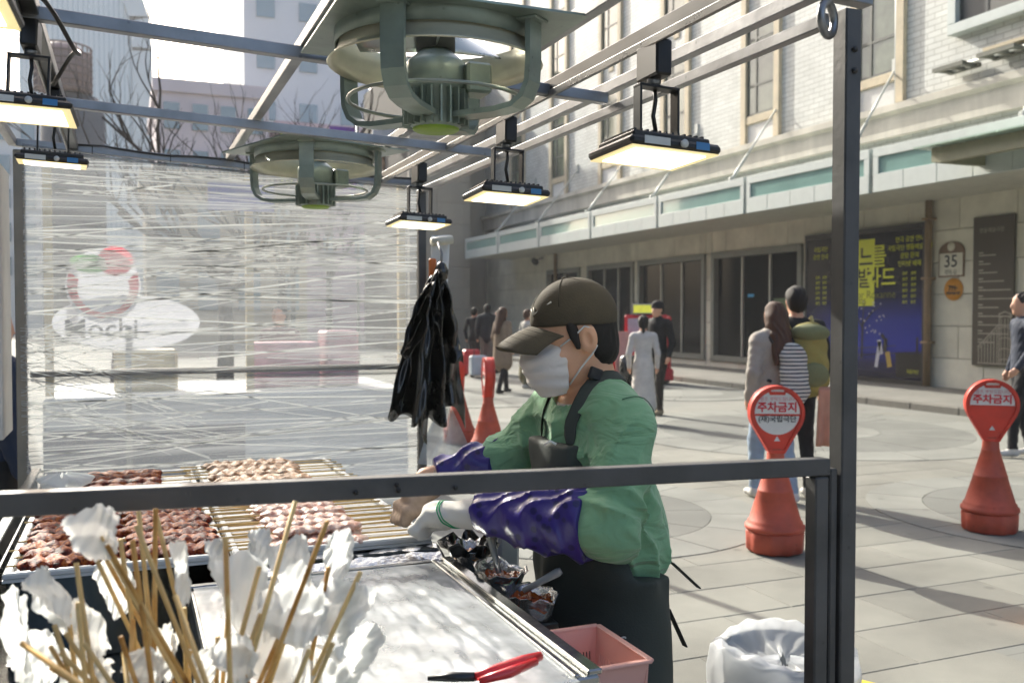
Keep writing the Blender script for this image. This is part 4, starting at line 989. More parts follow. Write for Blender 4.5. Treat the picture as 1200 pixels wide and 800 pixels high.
# ================================================================ exhaust fans under the roof
FANG = mat('fan_green', '#8b998f', .42, metal=.35, spots=30, var=.16, vs_=10, coat=.2)
FANI = mat('fan_inner', '#c4c2ab', .35, metal=.4, var=.2, vs_=6)
BLADE = mat('fan_blade', '#b9bdb8', .3, metal=.7, var=.1)
LIME = mat('motor_cap_lime', '#86a832', .5, var=.15, vs_=30)
def make_fan(x, y, z, label):
    t = thing('exhaust_fan', label, 'fan', (x, y, z), group='exhaust fans under the cart roof')
    g = MB(); ol = [(-.275, -.275), (.275, -.275), (.275, .275), (-.275, .275)]
    n = 40; vs_ = []; fs = []
    for j in range(n):      # square mounting plate with a round hole
        a = 2 * math.pi * j / n; c, s = math.cos(a), math.sin(a); q = .262 / max(abs(c), abs(s))
        vs_ += [(q * c, q * s, .0), (.222 * c, .222 * s, .0), (q * c, q * s, .005), (.222 * c, .222 * s, .005)]
    for j in range(n):
        k = (j + 1) % n; fs += [(4 * j, 4 * j + 1, 4 * k + 1, 4 * k), (4 * j + 2, 4 * k + 2, 4 * k + 3, 4 * j + 3), (4 * j, 4 * k, 4 * k + 2, 4 * j + 2), (4 * j + 1, 4 * j + 3, 4 * k + 3, 4 * k + 1)]
    g.add(vs_, fs); part('mounting_plate', g, FANG, t)
    part('ring', MB().lathe([(.222, .0), (.226, -.032), (.231, -.033), (.230, .0)], 44, caps=False), FANG, t)
    g = MB(); g.lathe([(.220, .004), (.218, -.02), (.226, -.048), (.243, -.066), (.247, -.069), (.244, -.072), (.223, -.052), (.214, -.02), (.217, .004)], 44, caps=False); part('bell_mouth', g, FANI, t)
    g = MB(); g.lathe([(.045, -.035), (.045, .03), (.02, .04)], 16); hub = part('hub', g, mat('hub_dark', '#2c302d', .5), t)
    for k in range(3):
        a0 = 2.1 * k + .5; g = MB()
        def fn(u, v, a0=a0):
            r_ = .04 + .155 * u; wd = .55 - .18 * u; a = a0 + (v - .5) * wd; zz = .005 + (v - .5) * (.075 - .03 * u); return (r_ * math.cos(a), r_ * math.sin(a), zz)
        g.grid(fn, 6, 5); part('blade', g, BLADE, t, solid=.003)
    # motor
    mo = part('motor', MB().lathe([(.03, -.03), (.064, -.06), (.068, -.065), (.068, -.12), (.060, -.125), (.060, -.205), (.05, -.215)], 28), FANG, t)
    for k in range(22):
        a = 2 * math.pi * k / 22; part('motor_fin', MB().box((.068 * math.cos(a), .068 * math.sin(a), -.168), (.018, .004, .08), rot=(0, 0, a)), FANG, mo)
    part('motor_cap', MB().lathe([(.0, -.219), (.048, -.218), (.054, -.214), (.054, -.21)], 24, caps=False), LIME, mo)
    part('terminal_box', MB().box((.085, -.03, -.10), (.06, .07, .07), bev=.006), FANG, mo)
    for k in range(4):
        a = R(38) + R(90) * k + (0 if k % 2 else .25); c, s = math.cos(a), math.sin(a)
        pts = [(.255, .0), (.255, -.09), (.252, -.135), (.238, -.165), (.212, -.182), (.17, -.188), (.06, -.188)]
        g = MB(); vs_ = []; fs = []
        for i, (r_, zz) in enumerate(pts):     # flat strap bent inwards to the motor
            nx_, nz_ = (pts[min(i + 1, 6)][0] - pts[max(i - 1, 0)][0]), (pts[min(i + 1, 6)][1] - pts[max(i - 1, 0)][1]); l = math.hypot(nx_, nz_); nx_, nz_ = -nz_ / l, nx_ / l
            for (w_, th) in ((-.026, .006), (.026, .006), (.026, -.006), (-.026, -.006)):
                rr_ = r_ + nx_ * th; z_ = zz + nz_ * th; vs_.append((rr_ * c - w_ * s, rr_ * s + w_ * c, z_))
        for i in range(6):
            for j in range(4): fs.append((4 * i + j, 4 * i + (j + 1) % 4, 4 * i + 4 + (j + 1) % 4, 4 * i + 4 + j))
        g.add(vs_, fs + [(0, 1, 2, 3), (27, 26, 25, 24)]); ar = part('arm', g, FANG, t)
        part('foot_plate', MB().box((.252 * c, .252 * s, .0), (.05, .06, .012), rot=(0, 0, a), bev=.003), FANG, ar)
    g = MB(); g.tube([(.20 * math.cos(a), .20 * math.sin(a), -.150) for a in [2 * math.pi * q / 36 for q in range(37)]], .0045, 6, caps=False); part('guard_wire', g, mat('guard_steel', '#8d948a', .35, metal=.7), t)
    return t
f1 = make_fan(.665, 2.08, 2.238, 'large green exhaust fan hanging between the roof bars next to floodlights')
f2 = dup(f1, (.690, 3.70, 2.232), .35, label='green exhaust fan hanging above the plastic wrapped wall')

# ================================================================ floodlights on the light tracks
LAMPB = mat('lamp_black', '#1a1a19', .4, var=.1)
def lamp_face():
    m = bpy.data.materials.new('lamp_face'); m.use_nodes = True; nt = m.node_tree; b = nt.nodes['Principled BSDF']
    b.inputs['Base Color'].default_value = (.8, .75, .6, 1); b.inputs['Emission Color'].default_value = (1, .90, .66, 1); b.inputs['Emission Strength'].default_value = 3.0
    return m
LFACE = lamp_face(); LEDGE = mat('lamp_lens_edge', '#cdbf90', .3, emis=.4, ecol=hexc('#efd898'))
STK = mat('sticker_white', '#c9ccca', .5); STB = mat('sticker_blue', '#3f7fb5', .5)
def make_lamp(label, group):
    t = thing('floodlight', label, 'floodlight', (0, 0, 0), group=group)      # origin at the track, lamp below it
    part('track_adapter', MB().box((0, 0, -.045), (.036, .075, .07), bev=.004), LAMPB, t)
    part('cable', MB().tube([(0, 0, -.08), (.004, .0, -.12), (.0, .002, -.15), (.006, 0, -.185)], .0045, 6), LAMPB, t)
    part('cable_gland', MB().lathe([(.012, -.095), (.014, -.085), (.014, -.078)], 10), mat('zinc', '', .4), t)
    g = MB()
    for s in (-1, 1): g.box((s * .042, -.01, -.155), (.005, .026, .115), bev=.001)
    g.box((0, -.01, -.099), (.09, .026, .005), bev=.001); part('bracket', g, LAMPB, t)
    g = MB(); g.box((0, 0, -.222), (.20, .165, .018), bev=.006); g.box((0, 0, -.207), (.17, .13, .014), bev=.003); bd = part('housing', g, LAMPB, t)
    me = MB().box((0, 0, 0), (.005, .11, .008)).mesh('cooling_fin', LAMPB)
    for k in range(12): link('cooling_fin', me, bd, (-.075 + .0136 * k, 0, -.198))
    part('lens_border', MB().box((0, 0, -.2318), (.19, .155, .002)), LEDGE, t)
    part('lens', MB().box((0, 0, -.2335), (.155, .12, .002)), LFACE, t)
    part('sticker', MB().box((-.045, -.0835, -.221), (.055, .001, .014)), STK, t)
    part('sticker', MB().box((.055, -.0835, -.221), (.03, .001, .014)), STB, t)
    part('bolt', MB().lathe([(.008, -.088), (.007, -.082)], 10, c=(.012, 0, -.221), axis='Y'), STK, t)
    return t
fl = make_lamp('lit floodlight with bright square lens hanging beside the big fan', 'floodlights on the light tracks')
fl.location = (1.10, 1.84, zr(1.1)); fl.rotation_euler = (R(-3), R(2), R(2)); fl.scale = (1.16,) * 3
for (x, y, rz, lab) in ((1.10, 2.72, 0, 'lit floodlight hanging on the plaza side track near the middle cross bar'), (1.10, 3.66, 3, 'lit floodlight on the plaza side track above the hanging black bags'),
                        (-.235, 1.60, -4, 'lit floodlight on the wall side track closest to the near rail'), (-.19, 2.40, -3, 'lit floodlight on the wall side track with blue sticker and looped cable'), (-.19, 3.12, 3, 'floodlight on the wall side track just above the wrapped wall')):
    dup(fl, (x, y, zr(x)), (R(-3 if x > 0 else (-5 if y < 3 else 3)), R(2), R(rz)), label=lab).scale = (1.12,) * 3 if x > 0 else (.98,) * 3
g = MB(); g.tube([(-.16 + .07 * math.sin(q * .22), 2.12 + .40 * q / 14, zr(-.2) - .03 - .05 * math.sin(q * .3) ** 2 - .004 * q) for q in range(15)], .005, 8)
single('loose_cable', g, LAMPB, 'loop of loose black cable under the wall side light track', 'cable', (-.1, 2.4, zr(-.2) - .1))

def lit_paper(name, h_):
    m = bpy.data.materials.new(name); m.use_nodes = True; nt = m.node_tree; b = nt.nodes['Principled BSDF']; b.inputs['Base Color'].default_value = (*hexc(h_), 1); b.inputs['Roughness'].default_value = .5
    tl = nt.nodes.new('ShaderNodeBsdfTranslucent'); tl.inputs[0].default_value = (*hexc(h_), 1); mx = nt.nodes.new('ShaderNodeMixShader'); mx.inputs[0].default_value = .6
    nt.links.new(b.outputs[0], mx.inputs[1]); nt.links.new(tl.outputs[0], mx.inputs[2]); nt.links.new(mx.outputs[0], nt.nodes['Material Output'].inputs[0]); return m
# ================================================================ stretch wrap wall at the far end of the cart
def wrap_material():
    m = bpy.data.materials.new('stretch_wrap'); m.use_nodes = True; nt = m.node_tree; L = nt.links; out = nt.nodes['Material Output']
    nt.nodes.remove(nt.nodes['Principled BSDF'])
    tc = nt.nodes.new('ShaderNodeTexCoord')
    acc = None
    for ang, sx, sz, seed, wgt in ((3.5, .8, 50, 0, 1.0), (-7, .8, 44, 3, .9), (12, 1.2, 80, 7, .8), (-13, 1.0, 60, 15, .7), (0.5, .5, 14, 11, .8)):
        mp = nt.nodes.new('ShaderNodeMapping'); mp.inputs['Rotation'].default_value = (0, R(ang), 0); mp.inputs['Scale'].default_value = (sx, 1, sz); mp.inputs['Location'].default_value = (seed, seed * 2, seed * 3)
        L.new(tc.outputs['Object'], mp.inputs[0])
        n = nt.nodes.new('ShaderNodeTexNoise'); n.inputs['Scale'].default_value = 1.6; n.inputs['Detail'].default_value = 4; n.inputs['Roughness'].default_value = .6; n.inputs['Distortion'].default_value = .25; L.new(mp.outputs[0], n.inputs[0])
        mr = nt.nodes.new('ShaderNodeMapRange'); mr.inputs[1].default_value = .42; mr.inputs[2].default_value = .72; mr.inputs[3].default_value = 0; mr.inputs[4].default_value = wgt; L.new(n.outputs[0], mr.inputs[0])
        if acc is None: acc = mr.outputs[0]
        else:
            ad = nt.nodes.new('ShaderNodeMath'); ad.operation = 'ADD'; L.new(acc, ad.inputs[0]); L.new(mr.outputs[0], ad.inputs[1]); acc = ad.outputs[0]
    big = nt.nodes.new('ShaderNodeTexNoise'); big.inputs['Scale'].default_value = 1.8; big.inputs['Detail'].default_value = 3; L.new(tc.outputs['Object'], big.inputs[0])
    ml = nt.nodes.new('ShaderNodeMath'); ml.operation = 'MULTIPLY'; L.new(acc, ml.inputs[0]); L.new(big.outputs[0], ml.inputs[1])
    fac = nt.nodes.new('ShaderNodeMapRange'); fac.inputs[1].default_value = 0.0; fac.inputs[2].default_value = 1.15; fac.inputs[3].default_value = .24; fac.inputs[4].default_value = .62; L.new(ml.outputs[0], fac.inputs[0])
    tl = nt.nodes.new('ShaderNodeBsdfTranslucent'); tl.inputs[0].default_value = (.34, .36, .375, 1)
    df = nt.nodes.new('ShaderNodeBsdfDiffuse'); df.inputs[0].default_value = (.52, .565, .585, 1)
    gs = nt.nodes.new('ShaderNodeBsdfGlossy'); gs.inputs['Roughness'].default_value = .22
    bp = nt.nodes.new('ShaderNodeBump'); bp.inputs['Strength'].default_value = .8; bp.inputs['Distance'].default_value = .01; L.new(acc, bp.inputs['Height']); L.new(bp.outputs[0], gs.inputs['Normal'])
    m1 = nt.nodes.new('ShaderNodeMixShader'); m1.inputs[0].default_value = .42; L.new(tl.outputs[0], m1.inputs[1]); L.new(df.outputs[0], m1.inputs[2])
    m2 = nt.nodes.new('ShaderNodeMixShader'); m2.inputs[0].default_value = .10; L.new(m1.outputs[0], m2.inputs[1]); L.new(gs.outputs[0], m2.inputs[2])
    tr = nt.nodes.new('ShaderNodeBsdfTransparent'); tr.inputs[0].default_value = (.97, .98, .98, 1)
    m3 = nt.nodes.new('ShaderNodeMixShader'); L.new(fac.outputs[0], m3.inputs[0]); L.new(tr.outputs[0], m3.inputs[1]); L.new(m2.outputs[0], m3.inputs[2]); L.new(m3.outputs[0], out.inputs[0])
    return m
WRAP = wrap_material()
wp = thing('plastic_wrap_wall', 'translucent stretch wrap wound in streaks across the cart back frame', 'plastic wrap', (.43, YF - .02, .7))
xa, xb, zb_, zt_ = XL + .035, XR - .03, .70, None
def wfn(u, v):
    x = xa + (xb - xa) * u; top = zr(x) - .005 - .02 * math.sin(u * 3.1) ; z = zb_ + (top - zb_) * v
    y = YF - .022 + .006 * math.sin(v * 38 + 2 * u) * math.sin(u * 3.14) + .004 * math.sin(v * 91 + 5 * u)
    return (x, y, z)
g = MB(); g.grid(wfn, 30, 110); part('film', g, WRAP, wp, True)
g = MB(); rw = random.Random(21)
for k in range(130):
    z0 = rw.uniform(.72, 2.24); sl_ = rw.choice((rw.uniform(-.04, .04), rw.uniform(-.2, .2), rw.uniform(-.02, .14)))
    u0, u1 = (0, 1) if rw.random() < .55 else sorted((rw.uniform(0, 1), rw.uniform(0, 1)))
    z1 = z0 + sl_ * (xb - xa); r_ = rw.uniform(.0005, .0016) if rw.random() < .85 else rw.uniform(.002, .003)
    pts = []
    for q in range(7):
        u = u0 + (u1 - u0) * q / 6; x = xa + (xb - xa) * u; z = z0 + (z1 - z0) * u + .006 * math.sin(u * 5 + k)
        pts.append((x, YF - .032, min(z, zr(x) - .03)))
    g.grid(lambda u, v, pts=pts, r_=r_: Vector(pts[round(u * 6)]) + Vector((0, 0, (v - .5) * 2.4 * r_)), 6, 1)
part('film_strand', g, lit_paper('strand', '#b9bcbc'), wp, True, kind='stuff')
rw2 = random.Random(3)     # fan of strands gathered at the left post
g = MB()
for k in range(46):
    z0 = 1.36 + rw2.uniform(-.25, .2); z1 = z0 + rw2.uniform(-.28, .2); L1 = rw2.uniform(.2, .8)
    r_ = rw2.uniform(.0006, .0016); g.grid(lambda u, v: (XL + .02 + L1 * u, YF - .036 - .0004 * (k % 5), z0 + (z1 - z0) * u + .012 * math.sin(3.14 * u) + (v - .5) * 2.4 * r_), 4, 1)
part('gathered_strand', g, bpy.data.materials['strand'], wp, True, kind='stuff')
# second pane on the left outside the post: white board edge
g = MB().span((XL - .075, YF - .03, 1.1), (XL - .045, YF + .3, 2.2), bev=.004); single('white_board', g, mat('board_white', '#cdcac2', .6), 'narrow white board standing beside the wrapped left post', 'board', (XL - .06, YF, 1.1))

# ================================================================ dessert sign behind the wrap
MY = 7.0
mo = thing('mochi_sign', 'white cloud shaped sign reading Mochi with pink strawberry ring', 'sign', (at(150, 410, Y=MY).x, MY, at(150, 410, Y=MY).z))
SW_ = lit_paper('sign_white', '#a8abb4'); SP = lit_paper('sign_pink', '#c81f40'); SG = lit_paper('sign_green', '#559c4a'); SD = mat('sign_grey', '#55595f', .5)
s = at(0, 0, Y=MY); k_ = (at(250, 380, Y=MY).x - at(150, 380, Y=MY).x) / 100
def disc(cx, cy, rx, ry, y0, y1, m, name, a0=0, a1=360, inner=0, n=40, ccx=None):
    c = at(cx, cy, Y=MY); pts = [(c.x + rx * k_ * math.cos(R(a0 + (a1 - a0) * q / n)), c.z + ry * k_ * math.sin(R(a0 + (a1 - a0) * q / n))) for q in range(n + (0 if a1 - a0 == 360 else 1))]
    if inner:
        ic = c if ccx is None else at(*ccx, Y=MY)
        pts += [(ic.x + inner * k_ * math.cos(R(a0 + (a1 - a0) * q / n)), ic.z + inner * k_ * math.sin(R(a0 + (a1 - a0) * q / n))) for q in range(n, -1, -1)]
    return part(name, MB().add([(a, y0, b) for a, b in pts], [tuple(range(len(pts)))]), m, mo, True)
disc(150, 378, 84, 34, MY, MY + .012, SW_, 'board'); disc(122, 335, 42, 45, MY - .004, MY - .001, SW_, 'board')
disc(122, 332, 40, 42, MY - .012, MY - .006, SP, 'pink_ring', -200, 20, 29, ccx=(122, 338)); disc(136, 306, 20, 18, MY - .013, MY - .0065, SP, 'strawberry')
disc(104, 306, 20, 8, MY - .015, MY - .014, SG, 'leaf'); disc(108, 314, 18, 6, MY - .0155, MY - .0145, SG, 'leaf')
c = at(119, 386, Y=MY); part('lettering', xf(text_mb('Mochi', 34 * k_, .001), Matrix.Translation((c.x, MY - .004, c.z))), SD, mo, True)
c = at(188, 380, Y=MY); part('lettering', xf(text_mb('strawberry mochi', 9 * k_), Matrix.Translation((c.x, MY - .004, c.z))), mat('sign_pale', '#b9bcc6', .5), mo, True)
part('sign_post', MB().span((at(150, 0, Y=MY).x - .02, MY + .013, 0), (at(150, 0, Y=MY).x + .02, MY + .05, at(150, 380, Y=MY).z)), mat('zinc', '', .4), mo, True)

# ---- neighbour stall and street life behind the wrap
st = thing('neighbour_stall', 'white street stall with cream posts seen through the plastic wrap', 'stall', (.8, 8.5, 0))
CREAM = mat('stall_cream', '#cdb98f', .6); 
part('counter', MB().span((-.6, 8.0, .1), (2.3, 9.6, .95), bev=.02), mat('stall_white', '#c3c6c8', .6), st, True)
part('counter_skirt', MB().span((-.6, 7.985, .3), (.9, 7.998, .7)), mat('stall_navy', '#39435e', .6), st, True)
for x in (-.55, .95, 2.25): part('post', MB().span((x - .03, 8.02, .96), (x + .03, 8.08, 2.75)), CREAM, st, True)
part('blue_banner', MB().span((at(245, 230, Y=7.55).x, 7.54, at(245, 246, Y=7.55).z), (at(322, 230, Y=7.55).x, 7.555, at(245, 214, Y=7.55).z)), mat('banner_blue', '#3a4a9c', .6), st, True)
for (x, z, w_, h_) in ((.15, 1.35, .5, .35), (1.3, 1.2, .6, .4), (1.8, 1.5, .3, .5)): part('goods', MB().box((x, 8.6, .95 + h_ / 2), (w_, .4, h_), bev=.02), mat('goods_pink' if x > 1 else 'goods_cream', '#c2909a' if x > 1 else '#d9c79a', .6, var=.3, vs_=8), st, True)

# ================================================================ hanging black bags on the far plaza side post
HP = at(515, 322, Y=YF - .06)
hang = thing('hanging_bag', 'two black plastic bags hung in folds from the far post', 'bag', (HP.x, HP.y, HP.z - .7))
BAG = mat('bag_black', '#191a18', .25, var=.3, vs_=8, coat=.4, bump=.25, bs=35)
def bag(topx, topy, lft, rgt, boty, y, seed, name='bag_sheet', skew=0):
    r = random.Random(seed); f = [r.uniform(0, 6.3) for _ in range(6)]
    def fn(u, v):
        w_ = (v ** .55); xl = topx + (lft - topx) * w_; xr_ = topx + (rgt - topx) * w_
        x = xl + (xr_ - xl) * u; yy = topy + (boty - topy) * v + (10 * math.sin(u * 7 + f[0]) + skew * (u - .5)) * v
        p = at(x, yy, Y=y); dep = (.05 * math.sin(u * 7 + f[1]) + .02 * math.sin(u * 15 + f[2] + 2 * v)) * (.25 + .75 * v) + .012 * math.sin(v * 17 + u * 9 + f[3])
        return (p.x, p.y + dep, p.z)
    g = MB(); g.grid(fn, 34, 30); return part(name, g, BAG, hang, True, solid=.003)
bag(514, 318, 452, 500, 496, YF - .13, 1, skew=30); bag(517, 318, 488, 546, 478, YF - .09, 2, skew=40); bag(512, 316, 480, 520, 490, YF - .19, 3)
bag(520, 330, 505, 540, 410, YF - .2, 5, name='bag_flap', skew=50); bag(508, 330, 466, 500, 408, YF - .24, 6, name='bag_flap', skew=-20)
part('knot', MB().lathe([(.012, -.03), (.03, -.02), (.034, .02), (.02, .05), (.008, .06)], 12, c=(HP.x, HP.y - .03, HP.z)), BAG, hang, True)
OR = mat('clip_orange', '#d97a3a', .5)
part('hook', MB().tube([HP + Vector((0, -.03, .05)), HP + Vector((.005, -.02, .10)), HP + Vector((.0, .02, .15))], .006, 6), mat('zinc', '', .4), hang, True)
g = MB().box(at(507, 318, Y=YF - .03), (.035, .02, .12), bev=.006); single('orange_clip', g, OR, 'orange clip holding the black bags on the post', 'clip', tuple(at(507, 318, Y=YF - .03)))
# white paper sheet and paper roll behind the bags
g = MB()
def shf(u, v): p = at(506 + 20 * u + 3 * v * (1 - u), 276 + 140 * v, Y=YF + .25); return (p.x, p.y + .02 * math.sin(u * 5 + v * 6), p.z)
g.grid(shf, 8, 14); single('paper_sheet', g, mat('paper_white', '#c9ced2', .8), 'white paper sheet hanging behind the black bags', 'paper', tuple(at(515, 276, Y=YF + .25)), solid=.002)
g = MB(); p = at(506, 284, Y=YF + .2); g.tube([p, at(530, 281, Y=YF + .2)], .022, 12); single('paper_roll', g, mat('roll_film', '#b9b7a8', .4), 'short paper roll fixed behind the far post', 'roll', tuple(p))
# clear bag hanging low behind the post
g = MB()
def cbf(u, v):
    p = at(522 + (u - .5) * 65 * (.25 + .75 * v), 478 + 66 * v, Y=YF - .06); return (p.x, p.y + .03 * math.sin(u * 9 + v * 3), p.z)
g.grid(cbf, 20, 16); single('clear_bag', g, CFILM, 'clear plastic bag hanging below the black bags', 'bag', tuple(at(522, 478, Y=YF - .06)))

# ================================================================ no parking cones
CRED = mat('cone_red', '#b5503a', .6, var=.22, vs_=6, spots=11, bump=.08, bs=50)
HRED = mat('cone_head_red', '#cc3a26', .45, var=.12, vs_=5, spots=14)
CWH = mat('cone_white', '#d3d1cc', .5, var=.06); TRED = mat('print_red', '#cc2430', .5); TBLK = mat('print_dark', '#2a2c30', .5)
def teardrop(r, zc, zb, hw, n=40):
    """disc that narrows to a neck"""
    L_ = zc - zb; a0 = math.asin(min(.99, (r - hw) / L_)) if L_ > 0 else 0
    pts = []
    for q in range(n + 1):
        t = -a0 + (math.pi + 2 * a0) * q / n; pts.append((r * math.cos(t), zc + r * math.sin(t)))
    return [(hw, zb)] + pts + [(-hw, zb)]
def make_cone(label, loc, rz, full=True):
    t = thing('no_parking_cone', label, 'cone sign', loc, rz, group='red no parking cones on the plaza')
    fl_ = lambda a, z: 1 + (.035 if z < .15 else 0) * (1 if math.cos(a * 10) > 0 else -.4)
    part('base', MB().lathe([(.17, 0), (.182, .012), (.186, .13), (.176, .145)], 60, squash=fl_), CRED, t)
    part('cone_body', MB().lathe([(.185, .14), (.198, .15), (.198, .175), (.182, .182), (.182, .20), (.170, .212), (.115, .40), (.118, .405), (.112, .412), (.063, .585), (.066, .59), (.060, .60), (.056, .66), (.05, .69)], 36), CRED, t)
    g = MB(); ol = teardrop(.180, .930, .665, .05); g.prism(ol, -.042, .042)
    hd = part('head', g, HRED, t)
    md = hd.modifiers.new('bevel', 'BEVEL'); md.width = .012; md.segments = 2; md.limit_method = 'ANGLE'
    g = MB(); ol2 = [(x * .99, z) for x, z in teardrop(.181, .930, .66, .052)]
    n = len(ol2)
    for s in (-1, 1):       # raised rim round the face
        vs_ = []; fs = []
        for (x, z) in ol2:
            dx, dz = x, z - .92; l = math.hypot(dx, dz); k = (l - .022) / l; vs_ += [(x, s * .043, z), (x, s * .056, z), (x * k, s * .056, .92 + dz * k), (x * k, s * .043, .92 + dz * k)]
        for i in range(n):
            j = (i + 1) % n; fs += [(4 * i + q, 4 * i + (q + 1) % 4, 4 * j + (q + 1) % 4, 4 * j + q) for q in range(4)]
        g.add(vs_, fs)
    part('head_rim', g, HRED, hd)
    yf = -.0445
    def face(pts, y, m, name): part(name, MB().prism(pts, y, y + .002), m, hd)
    circ = lambda r, a0, a1, n=24: [(r * math.cos(R(a0 + (a1 - a0) * q / n)), .93 + r * math.sin(R(a0 + (a1 - a0) * q / n))) for q in range(n + 1)]
    face(circ(.148, 0 - 4, 184), yf, CWH, 'white_panel')
    if full: face([(.146 * math.cos(R(q)), .93 + .146 * math.sin(R(q))) for q in [-8 - (172 - 8) * k / 20 for k in range(21)]], yf, CWH, 'white_panel')
    face([(-.05, 1.05), (.05, 1.05), (.06, 1.075), (-.06, 1.075)], yf - .003, HRED, 'grip')
    part('handle_hole', MB().box((0, -.0455, 1.078), (.085, .004, .018), bev=.001), CWH, hd)
    part('drain_hole', MB().prism([(-.02, .742), (.02, .742), (.0, .775)], -.0462, -.043), CWH, hd)
    def tx(s, sz, z, m, b=.0): part('lettering', xf(text_mb(s, sz, b), Matrix.Translation((0, yf - .0025, z))), m, hd)
    tx('협조 부탁드립니다', .030, 1.022, mat('print_pink', '#c9757a', .5)); tx('주차금지', .072, .965, TRED, .0022)
    if full: tx('(재)국립극단', .048, .888, TBLK, .0008)
    part('divider', MB().box((0, yf - .001, .921), (.29, .002, .006)), HRED, hd)
    return t
p = at(910, 648, Z=0); q = at(1163, 624, Z=0); v = at(572, 537, Z=0); u_ = at(538, 520, Z=0)
make_cone('red no parking cone with white sign reading theatre name beside the couple', (p.x, p.y, .012), -math.atan2(p.x, p.y) + R(12))
make_cone('red no parking cone with half red sign face beside the navy jacket pedestrian', (q.x, q.y, .012), -math.atan2(q.x, q.y) + R(10), full=False)
make_cone('red no parking cone seen edge on behind the vendor', (v.x, v.y, .012), R(-103))
make_cone('red no parking cone half hidden behind the hanging black bags', (u_.x, u_.y, .012), R(-104))

# ================================================================ people on the plaza
SKIN = mat('skin', '#c99a80', .55, var=.06, sub=.08)
def cloth(h, rough=.85, var=.12, bump=.15): return mat('cloth_' + h, h, rough, var=var, vs_=9, bump=bump, bs=90)
SHW = cloth('#c9c7c2', .6); SHB = cloth('#1e1e20', .6); HAIRB = mat('hair_black', '#17130f', .75, var=.3, vs_=40, stretch=(1, 1, .08)); HAIRBR = mat('hair_brown', '#4a2f1e', .7, var=.35, vs_=40, stretch=(1, 1, .08))
def person(label, loc, rz, H=1.72, top='#2a2c30', bottom='#2c2c2e', shoe=SHB, stride=.12, armL=None, armR=None, coat=None, skirt=None, hair='short', hairm=None, female=False, res=.013, hood=False, hat=None, skin=SKIN, bulk=1.0, lean=0.0, legs=None, extra=None, sock=None):
    """faces +Y in its own frame; the body with its clothes is one skin, hair and bags are children"""
    s = H / 1.74; t = thing('person', label, 'person', loc, rz, group='people walking on the plaza')
    sh = .172 if female else .195; hp = .085; b = bulk
    P = []
    A = lambda *a, **k: P.append(cap(*a, **k))
    # head and neck
    hz = 1.60; hy = .02 + lean
    P += [ell((0, hy - .005, hz + .035), (.076, .094, .092), 'skin'), ell((0, hy + .022, hz - .028), (.062, .072, .085), 'skin'), ell((0, hy + .062, hz - .088), (.03, .026, .022), 'skin'),
          cap((0, hy + .093, hz + .01), (0, hy + .108, hz - .028), .007, .011, tag='skin'), ell((.076, hy - .01, hz - .005), (.010, .018, .03), 'skin'), ell((-.076, hy - .01, hz - .005), (.010, .018, .03), 'skin')]
    A((0, hy - .02, 1.55), (0, lean * .8 - .005, 1.42), .052, .058, tag='skin')
    # trunk
    A((0, lean * .7, 1.34), (0, lean * .4, 1.10), .150 * b, .125 * b, s=(1.0, .70, 1), tag='top'); A((0, lean * .4, 1.12), (0, 0, .93), .125 * b, .140 * b, s=(1.05, .80, 1), tag='top')
    A((-sh + .02, lean * .7, 1.40), (sh - .02, lean * .7, 1.40), .062 * b, tag='top'); P.append(ell((0, lean * .7 - .005, 1.40), (.13, .075, .07), 'top'))
    if hood: P += [ell((0, lean - .085, 1.46), (.105, .06, .06), 'top'), cap((-.08, lean - .04, 1.47), (.08, lean - .04, 1.47), .04, tag='top')]
    # legs
    lg = legs or ((stride, .0), (-stride, .0))
    for sx, (fy, fz) in zip((-1, 1), lg):
        hip = np.array((sx * hp, 0, .90)); ank = np.array((sx * .085, fy, .085 + fz)); kn = (hip + ank) / 2 + np.array((0, .03 + abs(fy) * .15, .02))
        wide = 1.25 if skirt else 1.0
        A(hip, kn, .088 * b, .062 * b, tag='bottom'); A(kn, ank + np.array((0, 0, .02)), .062 * b, .048, tag='bottom' if not sock else 'sock')
        A(ank + np.array((0, -.03, -.04)), ank + np.array((0, .125, -.052)), .042, .032, tag='shoe'); A(ank, ank + np.array((0, 0, -.03)), .045, .045, tag='shoe')
    # arms: elbow and hand positions
    for sx, ar in ((-1, armL), (1, armR)):
        el, ha = ar or ((sx * (sh + .055), -.03, 1.12), (sx * (sh + .05), .05, .88))
        so = np.array((sx * sh, lean * .7, 1.385)); el = np.array(el, float); ha = np.array(ha, float); el[1] += lean * .5; ha[1] += lean * .3
        A(so, el, .058 * b, .048 * b, tag='top'); A(el, el + (ha - el) * .88, .048 * b, .037 * b, tag='top')
        d = (ha - el) / (np.linalg.norm(ha - el) + 1e-6)
        A(ha - d * .03, ha + d * .04, .027, .030, tag='skin')
        for q in range(4):
            o = np.array((.0, (q - 1.5) * .017, 0)); A(ha + d * .04 + o, ha + d * (.085 + .01 * (q in (1, 2))) + o + np.array((-sx * .012, .008, -.004)), .0095, .008, tag='skin')
        A(ha + np.array((0, .028, 0)), ha + d * .04 + np.array((-sx * .005, .05, 0)), .010, .008, tag='skin')
    if coat:
        A((0, lean * .5, 1.30), (0, 0, coat), .165 * b, .20 * b, s=(1.1, .85, 1), tag='coat')
    if skirt: A((0, .0, .98), (0, .0, skirt), .145, .215, s=(1.0, .85, 1), tag='bottom')
    tagm = {'skin': skin, 'top': cloth(top), 'bottom': cloth(bottom), 'shoe': shoe, 'coat': cloth(top), 'sock': cloth(sock) if sock else SKIN}
    P2 = [(p[0],) + tuple(p[1:]) for p in P]
    def wr(x, y, z): return .0035 * np.sin(z * 70 + 9 * np.sin(x * 20 + y * 13)) * (z < 1.45)
